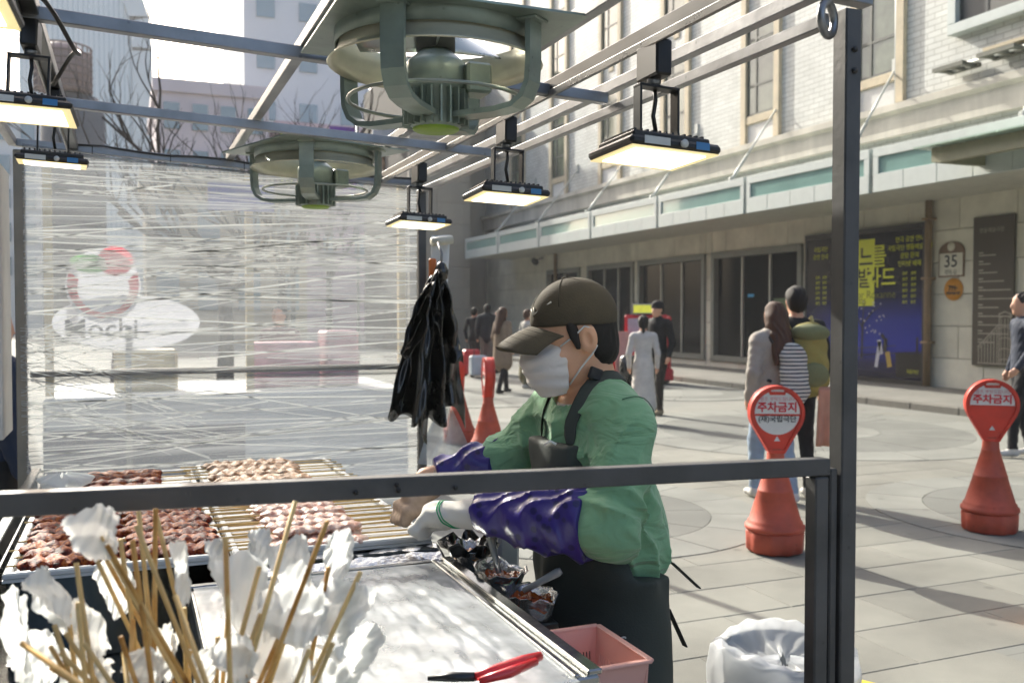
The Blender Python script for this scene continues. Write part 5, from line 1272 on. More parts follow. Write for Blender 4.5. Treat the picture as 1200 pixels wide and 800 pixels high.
    bo = soft('body', P2, res, .022, tagm, t, disp=wr, origin=(0, 0, 0)); bo.scale = (s, s, s)
    hm = hairm or HAIRB
    if hat:
        ho = soft('hat', [ell((0, hy - .008, hz + .05), (.088, .106, .088)), cap((0, hy + .07, hz + .05), (0, hy + .125, hz + .045), .05, .04, s=(1.4, 1, .25))] if hat[1] == 'cap' else [ell((0, hy - .01, hz + .055), (.092, .11, .092))], res * .8, .02, cloth(hat[0]), t, cut=lambda x, y, z: (hz + .012) - z + 0 * x, origin=(0, 0, 0)); ho.scale = (s,) * 3
    HP_ = [ell((0, hy - .018, hz + .045), (.086, .10, .092)), ell((0, hy - .05, hz - .005), (.08, .07, .09))]
    if hair == 'long': HP_ += [cap((0, hy - .07, hz - .02), (0, hy - .20, hz - .36), .088, .06, s=(1.15, .75, 1)), cap((-.04, hy - .07, hz - .02), (-.10, hy - .19, hz - .40), .05, .02), cap((-.06, hy - .03, hz), (-.08, hy - .05, hz - .22), .04, .03), cap((.06, hy - .03, hz), (.08, hy - .05, hz - .22), .04, .03)]
    if hair == 'tail': HP_ += [cap((0, hy - .11, hz + .02), (0, hy - .12, hz - .14), .03, .022)]
    if hair != 'none':
        front = lambda x, y, z: np.minimum((y - hy - .052) + np.minimum(.10, np.maximum(0, (hz + .055 - z))) * .55, (hz + .075) - z) + 0 * x
        ho = soft('hair', HP_, res * .8, .03, hm, t, disp=lambda x, y, z: .006 * np.sin(x * 130 + 40 * y + 3 * np.sin(z * 21)) * np.cos(z * 13 + 4 * x), cut=front, origin=(0, 0, 0)); ho.scale = (s,) * 3
    return t, s
def gp(x, y): p = at(x, y, Z=0); return (p.x, p.y, .012)
def child(o, t, s): o.scale = (s,) * 3; return o
view = lambda x, y: -math.atan2(gp(x, y)[0], gp(x, y)[1])     # facing straight away from the camera

# the couple, seen from behind
t, s = person('pedestrian in pale grey hoodie and light jeans with striped backpack', gp(908, 588), view(908, 588) + R(34), 1.70, top='#9a948c', bottom='#8b9db0', shoe=SHW, hood=True, hair='long', hairm=HAIRBR, female=True, res=.011, bulk=1.28, stride=.16)
NAVYS = None
def stripes():
    m = bpy.data.materials.new('navy_stripes'); m.use_nodes = True; nt = m.node_tree; L = nt.links; b = nt.nodes['Principled BSDF']
    tc = nt.nodes.new('ShaderNodeTexCoord'); wv = nt.nodes.new('ShaderNodeTexWave'); wv.bands_direction = 'Z'; wv.inputs['Scale'].default_value = 9.5; wv.inputs['Distortion'].default_value = .6; L.new(tc.outputs['Object'], wv.inputs[0])
    cr = nt.nodes.new('ShaderNodeValToRGB'); cr.color_ramp.elements[0].position = .34; cr.color_ramp.elements[0].color = (*hexc('#2c3446'), 1); cr.color_ramp.elements[1].position = .42; cr.color_ramp.elements[1].color = (*hexc('#c4c2ba'), 1)
    L.new(wv.outputs[0], cr.inputs[0]); L.new(cr.outputs[0], b.inputs[0]); b.inputs['Roughness'].default_value = .85
    return m
def backpack(t, s, m, zc, h, w_, d, strap, flap=None, res=.011, x0=0.0):
    r_ = [cap((x0, -.20, zc + h * .32), (x0, -.225, zc - h * .30), w_ * .46, w_ * .52, s=(1, d, 1)), cap((x0 - w_ * .25, -.22, zc - h * .38), (x0 + w_ * .25, -.22, zc - h * .38), .055)]
    bp_ = soft('backpack', r_, res, .04, m, None, disp=lambda x, y, z: .004 * np.sin(z * 45 + x * 30), origin=(0, 0, 0)); bp_.location = t.location; bp_.rotation_euler = t.rotation_euler; bp_.scale = (s,) * 3
    g = MB()
    for q in (-1, 1): g.tube([(q * .10, -.13, 1.38), (q * .115, -.03, 1.475), (q * .125, .09, 1.42), (q * .12, .13, 1.25), (q * .13, .05, 1.08), (q * .12, -.12, 1.05)], .016, 6)
    part('strap', g, strap, bp_)
    if flap:
        soft('flap', [ell((x0, -.225, zc + h * .42), (w_ * .52, .11, .075))], res, .02, flap, bp_, origin=(0, 0, 0))
        soft('pocket', [ell((x0, -.32, zc - .12), (w_ * .4, .05, .10))], res, .02, flap, bp_, origin=(0, 0, 0))
    return bp_
bp_ = backpack(t, s, stripes(), 1.12, .44, .27, .62, cloth('#22252b'), x0=.05); bp_['label'] = 'navy and white striped backpack worn over the grey hoodie'; bp_['category'] = 'backpack'
t, s = person('pedestrian in black tee with yellow green backpack standing close to hoodie pedestrian', gp(933, 583), view(933, 583) + R(20), 1.84, top='#1a1a1c', bottom='#1d1e21', shoe=SHW, hair='short', res=.011, stride=.10)
OLV = cloth('#8f8448'); bp_ = backpack(t, s, OLV, 1.14, .50, .31, .7, cloth('#b5a767'), flap=cloth('#6f7350'), x0=.03); bp_['label'] = 'olive yellow hiking backpack worn over the black tee'; bp_['category'] = 'backpack'
g = MB(); Mt = Matrix.Translation(t.location) @ Matrix.Rotation(t.rotation_euler.z, 4, 'Z')
g.grid(lambda u, v: Mt @ Vector((.14 + .13 * (u - .5) * (1 + .3 * v), -.335 - .02 * math.sin(u * 12) * v, .98 - .50 * v)), 12, 10)
single('tied_jacket', g, cloth('#b98a74'), 'salmon brown jacket hanging below the olive backpack', 'jacket', tuple(Mt @ Vector((.14, -.33, .48))), solid=.012)
# right edge
person('pedestrian in navy jacket and black trousers standing by the brown wall sign', gp(1199, 536), R(60), 1.84, top='#262f40', bottom='#15161a', shoe=SHW, res=.011, hair='short', stride=.12, armL=((-.26, .02, 1.13), (-.22, .14, .93)))
# older pedestrian and the one in white
person('older pedestrian in black jacket and black knit cap with hand on hip', gp(771, 487), R(110), 1.80, top='#17181a', bottom='#2a2723', shoe=cloth('#8f836c'), hat=('#141416', 'beanie'), hair='short', res=.014, stride=.05, armR=((.36, -.12, 1.14), (.17, .02, 1.0)), bulk=1.12)
person('pedestrian in white blouse and long white skirt with dark tied hair', gp(754, 497), view(754, 497), 1.58, top='#c3bfba', bottom='#c9c4bd', shoe=cloth('#a08476'), skirt=.30, hair='tail', female=True, res=.014, stride=.05, sock='#b08b76')
# coat woman and followers
t, s = person('pedestrian in long beige coat and black boots with long brown hair', gp(589, 461), R(-62), 1.74, top='#8d7a66', bottom='#1c1b1d', shoe=SHB, coat=.62, hair='long', hairm=HAIRBR, female=True, res=.015, stride=.22)
t, s = person('pedestrian in white top and olive skirt with white sneakers behind beige coat', gp(618, 455), R(-75), 1.70, top='#c3bfb6', bottom='#6f6a50', shoe=SHW, skirt=.28, hair='short', hairm=HAIRBR, female=True, res=.015, stride=.15)
soft('handbag', [cap((.30, .05, .86), (.30, -.10, .86), .075, s=(.6, 1, 1))], .015, .02, cloth('#a8403a'), t, origin=(0, 0, 0))
person('pedestrian in black puffer jacket and grey trousers seen from behind', gp(571, 439), view(571, 439), 1.86, top='#20242a', bottom='#6d6b62', shoe=SHB, res=.018, stride=.06, bulk=1.3, hair='short')
person('pedestrian in dark jacket standing left of the puffer jacket pedestrian', gp(556, 437), R(-40), 1.78, top='#1b1c1f', bottom='#1d1d20', res=.018, stride=.05, hair='short')
person('pedestrian in black coat with long dark hair facing the puffer jacket pedestrian', gp(584, 438), R(80), 1.68, top='#191a1c', bottom='#191a1c', coat=.75, res=.018, stride=.05, hair='long', female=True, armL=((-.22, .08, 1.12), (-.08, .28, 1.2)))
# luggage by the group
for (x, y, c, h_, lab) in ((552, 441, '#b92a30', .62, 'red suitcase standing by the group in dark jackets'), (560, 443, '#b9c3cc', .5, 'pale blue shopping box standing by the group in dark jackets')):
    p = gp(x, y); lg = thing('luggage', lab, 'luggage', p); part('body', MB().box((0, 0, .06 + h_ / 2), (.42, .26, h_), bev=.04), mat('lug_' + c, c, .4), lg)
    part('handle', MB().tube([(-.1, 0, .06 + h_), (-.1, 0, h_ + .25), (.1, 0, h_ + .25), (.1, 0, .06 + h_)], .012, 6), SHB, lg)
    for q in (-1, 1): part('wheel', MB().lathe([(.05, -.02), (.05, .02)], 10, c=(q * .15, 0, .05), axis='Y'), SHB, lg)
# person glimpsed at the far left, behind the cart
t, s = person('person in dark navy coat at the end of the cart beside the white board', (-.60, 5.0, .012), R(-60), 1.66, top='#1d2b45', bottom='#1a1c20', res=.015, bulk=1.2, stride=.06)
for (x, y, c, lab) in ((.1, 10.2, '#4a2c30', 'blurred person in dark red seen through the wrap near the stall'), (1.6, 10.8, '#6d4a4e', 'blurred person in rose top seen through the wrap behind the stall')): person(lab, (x, y, .012), R(150), 1.7, top=c, bottom='#2b2c30', res=.02)

# ================================================================ red kiosk trolley
k = gp(757, 449); KR = mat('kiosk_red', '#c4222e', .4, var=.06); 
ko = thing('red_kiosk', 'red trolley kiosk with pale board and yellow light box on top', 'kiosk', k, view(757, 449))
part('base', MB().box((.05, 0, .20), (1.15, .6, .26), bev=.03), KR, ko)
for q in (-1, 1): part('wheel', MB().lathe([(.10, -.03), (.10, .03)], 14, c=(q * .4 + .05, -.25, .10), axis='Y'), SHB, ko)
part('back_panel', MB().box((0, .2, .95), (1.0, .08, 1.25), bev=.03), KR, ko)
part('pale_board', MB().box((-.02, .155, 1.1), (.80, .008, .78)), mat('board_pale', '#b5b5c0', .5), ko)
part('side_post', MB().box((.52, .0, .9), (.10, .42, 1.3), bev=.04), KR, ko)
part('counter', MB().box((0, -.05, .60), (1.0, .5, .05), bev=.01), mat('kiosk_dark', '#33302f', .5), ko)
lb = part('light_box', MB().box((.02, .2, 1.71), (.68, .14, .24), bev=.01), mat('alu_frame', '#9c9c94', .4, metal=.5), ko)
part('light_face', MB().box((.02, .127, 1.71), (.62, .006, .18)), mat('lightbox_yellow', '#d9da4c', .5, emis=.25, var=.25, vs_=4), lb)
k2 = gp(727, 450)
af = thing('a_frame_sign', 'pale pink leaning A frame sign with red side by the kiosk', 'sign', k2, view(727, 450) + R(25))
part('leaning_panel', MB().box((0, -.14, .68), (.42, .03, 1.05), rot=(R(-14), 0, 0), bev=.01), mat('panel_pink', '#d7988c', .5), af)
part('leaning_panel', MB().box((0, .14, .68), (.42, .03, 1.05), rot=(R(14), 0, 0), bev=.01), KR, af)
part('foot_box', MB().box((0, 0, .14), (.55, .5, .26), bev=.04), KR, af)
g = MB(); p = gp(735, 452); g.lathe([(.16, 0), (.19, .3), (.17, .62), (.05, .7)], 14, c=p); single('black_sack', g, BAG, 'black sack standing between A frame sign and white skirt pedestrian', 'sack', p)

# ================================================================ white bin bag by the cart
p = at(922, 764, Z=.50); 
tb = thing('bin_with_bag', 'round bin lined with a wide white plastic bag beside the cart', 'bin', (p.x, p.y, 0))
part('bin_body', MB().lathe([(.17, 0), (.2, .5), (.19, .5), (.16, .02)], 28, caps=False), mat('bin_grey', '#8c8f8e', .5), tb)
rg = random.Random(8); f = [rg.uniform(0, 6.3) for _ in range(8)]
BAGW = bpy.data.materials.new('white_bag'); BAGW.use_nodes = True
_nt = BAGW.node_tree; _b = _nt.nodes['Principled BSDF']; _b.inputs['Base Color'].default_value = (.75, .77, .78, 1); _b.inputs['Roughness'].default_value = .3
_tl = _nt.nodes.new('ShaderNodeBsdfTranslucent'); _tl.inputs[0].default_value = (.8, .82, .84, 1); _mx = _nt.nodes.new('ShaderNodeMixShader'); _mx.inputs[0].default_value = .6
_nt.links.new(_b.outputs[0], _mx.inputs[1]); _nt.links.new(_tl.outputs[0], _mx.inputs[2]); _tp = _nt.nodes.new('ShaderNodeBsdfTransparent'); _m2 = _nt.nodes.new('ShaderNodeMixShader'); _m2.inputs[0].default_value = .3
_nt.links.new(_mx.outputs[0], _m2.inputs[1]); _nt.links.new(_tp.outputs[0], _m2.inputs[2]); _nt.links.new(_m2.outputs[0], _nt.nodes['Material Output'].inputs[0])
def bgf(u, v):
    a = v * 2 * math.pi; prof = [(.225, .12), (.240, .3), (.245, .44), (.232, .51), (.205, .525), (.18, .50), (.12, .47), (.02, .46)]; x = u * 7; i = min(6, int(x)); q = x - i
    r_ = prof[i][0] * (1 - q) + prof[i + 1][0] * q; z = prof[i][1] * (1 - q) + prof[i + 1][1] * q
    tri = lambda t: 4 * abs(t / 6.283 - math.floor(t / 6.283 + .5)) - 1; w_ = 1 + .02 * math.sin(5 * a + f[0]) + .011 * tri(9 * a + f[1] + 6 * u + 2 * math.sin(3 * a)) + .006 * tri(19 * a + f[2] - 11 * u)
    return (r_ * w_ * math.cos(a), r_ * w_ * math.sin(a), z + .014 * math.sin(3 * a + f[3]) + .008 * tri(6 * a + 9 * u + f[4]) + .006 * tri(15 * a - 13 * u))
g = MB(); g.grid(bgf, 35, 90); part('bag_liner', g, BAGW, tb)
p = at(1022, 812, Z=.28); single('yellow_carton', MB().box((p.x, p.y, .14), (.16, .12, .28), rot=(0, 0, .5), bev=.004), mat('carton_yellow', '#d2b83c', .5), 'small yellow carton standing beside the white bin bag', 'carton', (p.x, p.y, 0))
p = at(1262, 742, Z=.0); ob = thing('orange_crate', 'orange slatted crate on the paving at the plaza edge', 'crate', (p.x, p.y, .012), .3)
OC = mat('crate_orange', '#cf7a2e', .5)
for z in (.05, .11, .17): 
    for (cx_, cy2, sx_, sy_) in ((0, -.15, .32, .012), (0, .15, .32, .012), (-.16, 0, .012, .3), (.16, 0, .012, .3)): part('slat', MB().box((cx_, cy2, z), (sx_, sy_, .035), bev=.003), OC, ob)
part('bottom', MB().box((0, 0, .012), (.32, .3, .015)), OC, ob)

# ================================================================ bare trees behind the cart
BARK = mat('bark', '#4a433d', .85, var=.2, vs_=12)
def bare_tree(label, loc, h, seed, spread=.5):
    r = random.Random(seed); t = thing('bare_tree', label, 'tree', loc, group='bare trees down the street')
    tr_ = MB(); tr_.tube([(0, 0, 0), (.05, .02, h * .2), (.0, 0, h * .42)], [.17, .13, .11], 10); part('trunk', tr_, BARK, t)
    cr_ = MB(); lim = MB()
    def grow(p, d, L_, r_, lev, mb):
        n = 4; pts = [p]; q = Vector(p); dd = Vector(d)
        for i in range(n):
            dd = (dd + Vector((r.uniform(-.22, .22), r.uniform(-.22, .22), r.uniform(-.05, .16)))).normalized(); q = q + dd * L_ / n; pts.append(q.copy())
        mb.tube(pts, [r_ * (1 - .5 * i / n) for i in range(n + 1)], 5 if lev else 7, caps=False)
        if lev < 4:
            for c in range(3 if lev < 2 else 2):
                a = pts[r.randint(2, n)]; nd = (dd + Vector((r.uniform(-1, 1), r.uniform(-1, 1), r.uniform(-.1, .7))) * (.75 if lev else .7)).normalized(); grow(a, nd, L_ * r.uniform(.5, .78), r_ * .52, lev + 1, cr_)
    for k_ in range(6):
        a = 2 * math.pi * k_ / 6 + r.uniform(-.4, .4); grow(Vector((0, 0, h * (.32 + .02 * k_))), Vector((math.cos(a) * spread * 1.6, math.sin(a) * spread * 1.6, .9)).normalized(), h * .34, .07, 0, lim)
    part('limb', lim, BARK, t); part('crown', cr_, BARK, t)
    return t
p = at(262, 368, Y=17); bare_tree('bare dark street tree rising behind the wrapped wall', (p.x, p.y, 0), 5.9, 4, .8)
p = at(330, 368, Y=27); bare_tree('thinner bare tree further down the street beside the first', (p.x, p.y, 0), 7.0, 9, .5)
p = at(385, 368, Y=40); bare_tree('reddish bare tree in front of the low pink wall building', (p.x, p.y, 0), 9.0, 15, .5)
# purple street banner
p = at(402, 170, Y=30); vb = thing('street_banner', 'purple vertical street banner with white letters behind the fan', 'banner', (p.x, p.y, 0))
part('banner_cloth', MB().span((p.x - .4, p.y, at(402, 205, Y=30).z - .6), (p.x + .45, p.y + .02, at(402, 150, Y=30).z)), mat('banner_purple', '#6f3f9c', .6), vb, True)
part('banner_pole', MB().tube([(p.x + .5, p.y, 0), (p.x + .5, p.y, 8.0)], .05, 8), mat('zinc', '', .4), vb, True)
for ch, yy in (('H', 168), ('O', 182), ('A', 203)):
    c = at(402, yy, Y=29.98); part('lettering', xf(text_mb(ch, .42, .012), Matrix.Translation(c) @ Matrix.Rotation(R(90), 4, 'Y')), STK, vb, True)
# shop signs at the far end
for (x0, y0, x1_, y1, Y_, c, lab) in ((438, 146, 470, 168, 40, '#b9bcc2', 'white shop sign with dark glyphs near the end building'), (448, 172, 505, 200, 42, '#8a6a4c', 'brown shop awning near the end building'), (330, 150, 345, 215, 44, '#b9c23c', 'narrow yellow green sign on a shop front')):
    a, b = at(x0, y1, Y=Y_), at(x1_, y0, Y=Y_)
    sg = thing('shop_sign', lab, 'sign', ((a.x + b.x) / 2, Y_, 0)); part('panel', MB().span((a.x, Y_, a.z), (b.x, Y_ + .15, b.z), bev=.02), mat('sg' + c, c, .5), sg, True)
    part('support', MB().span((b.x - .1, Y_ + .2, 0), (b.x + .1, Y_ + .4, b.z)), IRON, sg, True)

# ================================================================ the vendor
VO = (1.10, 2.12, .012)
ven = thing('person', 'vendor in green sweatshirt, dark apron, brown cap and white face mask working over skewers', 'person', VO)
def unit(v): v = np.array(v, float); return v / np.linalg.norm(v)
HB, HA = R(7), R(13)
fy_ = unit((-math.cos(HB) * math.cos(HA), math.sin(HB) * math.cos(HA), -math.sin(HA))); fz_ = unit(np.array((0, 0, 1.)) - fy_ * fy_[2]); fx_ = np.cross(fy_, fz_)
HS = 1.0
HR = np.stack([fx_, fy_, fz_], 1); HC = np.array((1.035, 2.118, 1.540)); HM = (HR, HC)
def hl(p): return Vector(HR @ np.array(p, float) + HC)
def tol(x, y, z):
    a, b, c = x - HC[0], y - HC[1], z - HC[2]
    return tuple(HR[0, i] * a + HR[1, i] * b + HR[2, i] * c for i in range(3))
VSK = mat('vendor_skin', '#d8a684', .5, var=.05, vs_=14, sub=.12, bump=.04, bs=160)
SHIRT = mat('sweatshirt_green', '#79a67f', .9, var=.09, vs_=12, bump=.12, bs=320, sheen=.2, wr=11)
APR = mat('apron_dark', '#353c38', .8, var=.10, vs_=14, bump=.12, bs=260)
TROU = cloth('#26272a')
h = lambda *a, **k: ell(*a, M=HM, **k)
hc = lambda *a, **k: cap(*a, M=HM, **k)
SL, SR = np.array((1.095, 1.950, 1.335)), np.array((1.080, 2.295, 1.335))       # shoulders (left is towards the street corner)
EL, WL = np.array((1.015, 1.895, 1.115)), np.array((.825, 2.165, 1.105))
ER, WR = np.array((.975, 2.405, 1.195)), np.array((.80, 2.43, 1.165))
head = [h((0, -.012, .035), (.078, .099, .096), tag='s'), h((0, .020, -.03), (.066, .076, .088), tag='s'), h((0, .030, -.075), (.055, .06, .045), tag='s'), h((0, .072, -.105), (.028, .024, .02), tag='s'),
        hc((0, .095, .010), (0, .117, -.028), .008, .012, tag='s'), h((0, .085, .035), (.052, .016, .014), tag='s'), h((-.046, .06, -.035), (.02, .022, .022), tag='s'), h((.046, .06, -.035), (.02, .022, .022), tag='s')]
ears = [h((sx * .081, -.014, -.006), (.0085, .020, .033), tag='s', rot=(R(12), 0, R(sx * 18))) for sx in (-1, 1)]
neck = [cap(tuple(hl((0, -.028, -.05))), (1.105, 2.12, 1.375), .056, .066, tag='s')]
limbs = [cap(SL, EL, .045, .04, tag='s'), cap(EL, WL, .04, .029, tag='s'), cap(SR, ER, .045, .04, tag='s'), cap(ER, WR, .04, .029, tag='s'),
         cap(WL, WL + (WL - EL) * .22, .027, .03, tag='s'), cap(WR, WR + (WR - ER) * .3, .027, .03, tag='s')]
trunk = [cap((1.10, 2.12, 1.28), (1.13, 2.12, .98), .165, .145, s=(.68, 1, 1), tag='s'), cap((1.10, 1.96, 1.335), (1.09, 2.28, 1.335), .058, tag='s')]
legs = []
for sy in (-1, 1):
    hip = (1.13, 2.12 + sy * .09, .92); kn = (1.11, 2.12 + sy * .11, .50); an = (1.14, 2.12 + sy * .12, .09)
    legs += [cap(hip, kn, .095, .07, tag='t'), cap(kn, an, .07, .055, tag='t'), cap((1.16, 2.12 + sy * .12, .05), (1.0, 2.12 + sy * .135, .042), .045, .036, tag='b')]
F3 = ((.90, 1.13), (2.02, 2.22), (1.42, 1.70))
def eye_cut(x, y, z):
    a, b, c = tol(x, y, z); d = None
    for sx in (-1, 1):
        e = np.sqrt(((a - sx * .033) / .016) ** 2 + ((b - .097) / .012) ** 2 + ((c - .012) / .009) ** 2) - 1; d = e if d is None else np.minimum(d, e)
    for sx in (-1, 1):    # ear hollow
        e = np.sqrt(((a - sx * .091) / .0095) ** 2 + ((b + .006) / .012) ** 2 + ((c + .002) / .020) ** 2) - 1; d = np.minimum(d, e)
    return -d * .006
soft('body', head + ears + neck + limbs + trunk + legs, .012, .018, {'s': VSK, 't': TROU, 'b': SHB}, ven, cut=eye_cut, fine=F3, rf=.0028, smooth=1)
for sx in (-1, 1):
    e = hl((sx * .033, .088, .012)); part('eye', MB().lathe([(.001, -.0095), (.006, -.0075), (.0095, 0), (.006, .0075), (.001, .0095)], 12, c=tuple(e)), mat('eye_dark', '#2a1c16', .2), ven, True)
    a, b, c = hl((sx * .05, .088, .032)), hl((sx * .033, .101, .037)), hl((sx * .014, .104, .032)); part('eyebrow', MB().tube([a, b, c], [.002, .0035, .003], 6), HAIRB, ven, True)
# hair under the cap
soft('hair', [h((0, -.032, .02), (.083, .088, .085)), h((0, -.055, -.03), (.073, .058, .065)), hc((-.076, .026, .035), (-.077, .016, -.018), .014, .007), hc((.076, .026, .035), (.077, .016, -.018), .014, .007) ], .005, .012, HAIRB, ven,
     disp=lambda x, y, z: .0022 * np.sin(y * 260 + x * 200) * np.sin(z * 60), cut=lambda x, y, z: (lambda a, b, c: np.maximum(-(np.abs(a) - .052) * (b > .03) - .0 * c, np.minimum(b + .022, np.abs(np.abs(a) - .09) - .018) - .2 * np.maximum(0, c - .01)))(*tol(x, y, z)) if False else (lambda a, b, c: np.where(np.abs(a) > .066, np.where(c > -.034, b - .034, b + .03), b + .025 - np.maximum(0, c) * .9))(*tol(x, y, z)), smooth=2)
# cap
CAPM = mat('cap_brown', '#4a4232', .85, var=.22, vs_=14, bump=.15, bs=220); CAPD = mat('cap_seam', '#352f24', .9)
soft('cap', [h((0, -.010, .053), (.0865, .108, .097)), h((0, -.028, .048), (.086, .096, .087))], .0045, .02, CAPM, ven, cut=lambda x, y, z: (lambda a, b, c: (.030 + .215 * b + .15 * np.maximum(0, np.abs(a) - .05)) - c)(*tol(x, y, z)), smooth=2)
def capz(a, b): # height of the crown above a point
    q = 1 - (a / .0865) ** 2 - ((b + .010) / .108) ** 2; return .053 + .097 * math.sqrt(max(0, q))
for ang in (0, 60, 120, 180, 240, 300):
    pts = []
    for q in range(9):
        r_ = .107 * q / 8 * .94; a, b = r_ * math.sin(R(ang)) * .80, -.010 + r_ * math.cos(R(ang)); pts.append(hl((a, b, capz(a, b) + .0005)))
    part('cap_seam', MB().tube(pts, .0012, 5), CAPD, ven, True)
part('cap_button', MB().lathe([(.007, 0), (.006, .003), (.001, .005)], 10, c=tuple(hl((0, -.010, .1495)))), CAPM, ven, True)
g = MB()
def visor(u, v):
    a = (u - .5) * 2; x = a * .082; root = .100 - .052 * a * a; tip = .196 - .030 * a * a - .042 * abs(a) ** 5; b = root + (tip - root) * v
    return hl((x, b, .052 - .034 * a * a - .010 * v - .018 * v * v))
g.grid(visor, 24, 12); part('cap_visor', g, CAPM, ven, True, solid=.004)
for v_ in (.2, .4, .6, .8, .95): part('cap_seam', MB().tube([Vector(visor(u / 24, v_)) + Vector((0, 0, .0024)) for u in range(25)], .0006, 4), CAPD, ven, True)
LOGO = mat('cap_logo', '#c9c4b4', .7)
def on_cap(a, c):
    lo, hi_ = .0, .13
    q = 1 - (a / .0865) ** 2 - ((c - .053) / .097) ** 2; return hl((a, -.010 + .108 * math.sqrt(max(0, q)) + .0015, c))
part('cap_logo', MB().tube([on_cap(-.012, .098), on_cap(-.02, .082), on_cap(-.055, .104)], .0022, 6), LOGO, ven, True)
part('cap_logo', MB().tube([on_cap(-.001, .094), on_cap(-.016, .080)], .0022, 6), LOGO, ven, True)
# face mask
MASK = mat('mask_white', '#cfc9c3', .85, var=.04, bump=.08, bs=200, sub=.05)
soft('face_mask', [h((0, .070, -.048), (.071, .073, .070)), h((0, .060, -.085), (.063, .064, .056)), h((0, .098, -.02), (.03, .04, .03))], .004, .03, MASK, ven,
     disp=lambda x, y, z: (lambda a, b, c: .0021 * np.tanh(2 * np.sin((c + .25 * (b - .05) * np.sign(c + .05)) * 190)) - .0 * a)(*tol(x, y, z)),
     cut=lambda x, y, z: (lambda a, b, c: np.maximum(np.maximum(.048 - b - .12 * (c + .05), c - (.002 + .09 * np.maximum(0, .07 - np.abs(a)))), -.126 - c))(*tol(x, y, z)), smooth=2)
STRAP = mat('mask_strap', '#d6d4d0', .7)
for sx in (-1, 1):
    part('mask_strap', MB().tube([hl((sx * .062, .056, -.006)), hl((sx * .078, .020, .012)), hl((sx * .084, -.008, .030)), hl((sx * .086, -.026, .020))], .0024, 6), STRAP, ven, True)
    part('mask_strap', MB().tube([hl((sx * .052, .050, -.104)), hl((sx * .070, .018, -.068)), hl((sx * .082, -.014, -.040)), hl((sx * .084, -.030, -.022))], .0024, 6), STRAP, ven, True)
# sweatshirt
def ridge(t): return 2 * np.abs(np.sin(t)) ** .55 - 1.25
def folds(x, y, z):
    n0 = 1.6 * np.sin(17 * x + 13 * z + 9 * y)
    G = lambda cx, cz, sx, sz: np.exp(-(((x - cx) / sx) ** 2 + ((z - cz) / sz) ** 2))
    d = G(.985, 1.165, .085, .085) * .012 * ridge(40 * (.45 * x + .9 * z) + .8 * n0 + 4 * y)
    d = d + G(1.02, 1.315, .085, .085) * .010 * ridge(52 * (.78 * x - .62 * z) + .5 * n0 + 3 * y)
    d = d + G(1.10, 1.12, .10, .13) * .010 * ridge(28 * (.75 * x + .66 * z) + .7 * n0 + 5 * y)
    d = d + np.exp(-((z - .985) / .06) ** 2) * .011 * ridge(17 * y + 19 * x + 5 * z + .6 * n0)
    d = d + G(.95, 1.28, .06, .12) * .010 * ridge(28 * y + 14 * z + n0)
    return d + .003 * np.sin(23 * x + 31 * z + 5 * np.sin(11 * y)) + .0018 * np.sin(47 * y - 29 * z + 13 * x)
torso = [cap((1.092, 2.12, 1.27), (1.125, 2.12, 1.03), .180, .190, s=(.68, 1, 1)), cap((1.122, 2.12, 1.04), (1.122, 2.12, .98), .187, .172, s=(.72, 1, 1))]
shirt_p = torso + [cap((1.105, 1.985, 1.345), (1.09, 2.265, 1.345), .064, .064), cap((1.12, 2.07, 1.360), (1.11, 2.17, 1.360), .054), cap(SL + (0, .0, -.015), EL, .064, .073), cap(EL, EL + (WL - EL) * .30, .073, .062), cap(SR, ER, .080, .072), cap(ER, ER + (WR - ER) * .25, .066, .06)]
nhole = lambda x, y, z: -(np.sqrt((x - 1.075) ** 2 + ((y - 2.12) * .95) ** 2 + (np.maximum(0, 1.385 - z) * 1.3) ** 2) - .080)
soft('sweatshirt', shirt_p, .0052, .05, SHIRT, ven, disp=folds, cut=lambda x, y, z: np.maximum(nhole(x, y, z), .925 - z), smooth=1)
def snap(p, prims, k, off, extra=None, n=12):
    p = np.array(p, float); e = 1e-3
    F = lambda q: float(field(prims, k, q[0], q[1], q[2]) + (extra(q[0], q[1], q[2]) if extra else 0))
    for _ in range(n):
        f0 = F(p); gq = np.array([(F(p + e * np.eye(3)[i]) - f0) / e for i in range(3)]); gq /= (np.linalg.norm(gq) + 1e-9); p = p - (f0 - off) * gq
    return Vector(p)
def ring(c, rx, ry, r_, tilt, m, name):
    g = MB(); g.tube([(c[0] + rx * math.cos(a), c[1] + ry * math.sin(a), c[2] + tilt * math.cos(a)) for a in [2 * math.pi * q / 36 for q in range(37)]], r_, 8, caps=False); return part(name, g, m, ven, True)
ring((1.080, 2.12, 1.398), .070, .073, .012, .034, mat('tee_white', '#d3cfca', .85), 'tee_collar')
ring((1.076, 2.12, 1.378), .086, .088, .013, .040, mat('sweatshirt_rib', '#719c77', .9, var=.05, bump=.2, bs=300), 'collar_rib')
part('shoulder_seam', MB().tube([snap(p, shirt_p, .055, .0006, folds) for p in [(1.125 + .075 * math.sin(t), 1.955 - .02 * math.cos(t), 1.33 + .10 * math.cos(t)) for t in [R(-40 + 16 * q) for q in range(10)]]], .0013, 5), mat('seam_green', '#3f6a52', .9), ven, True)
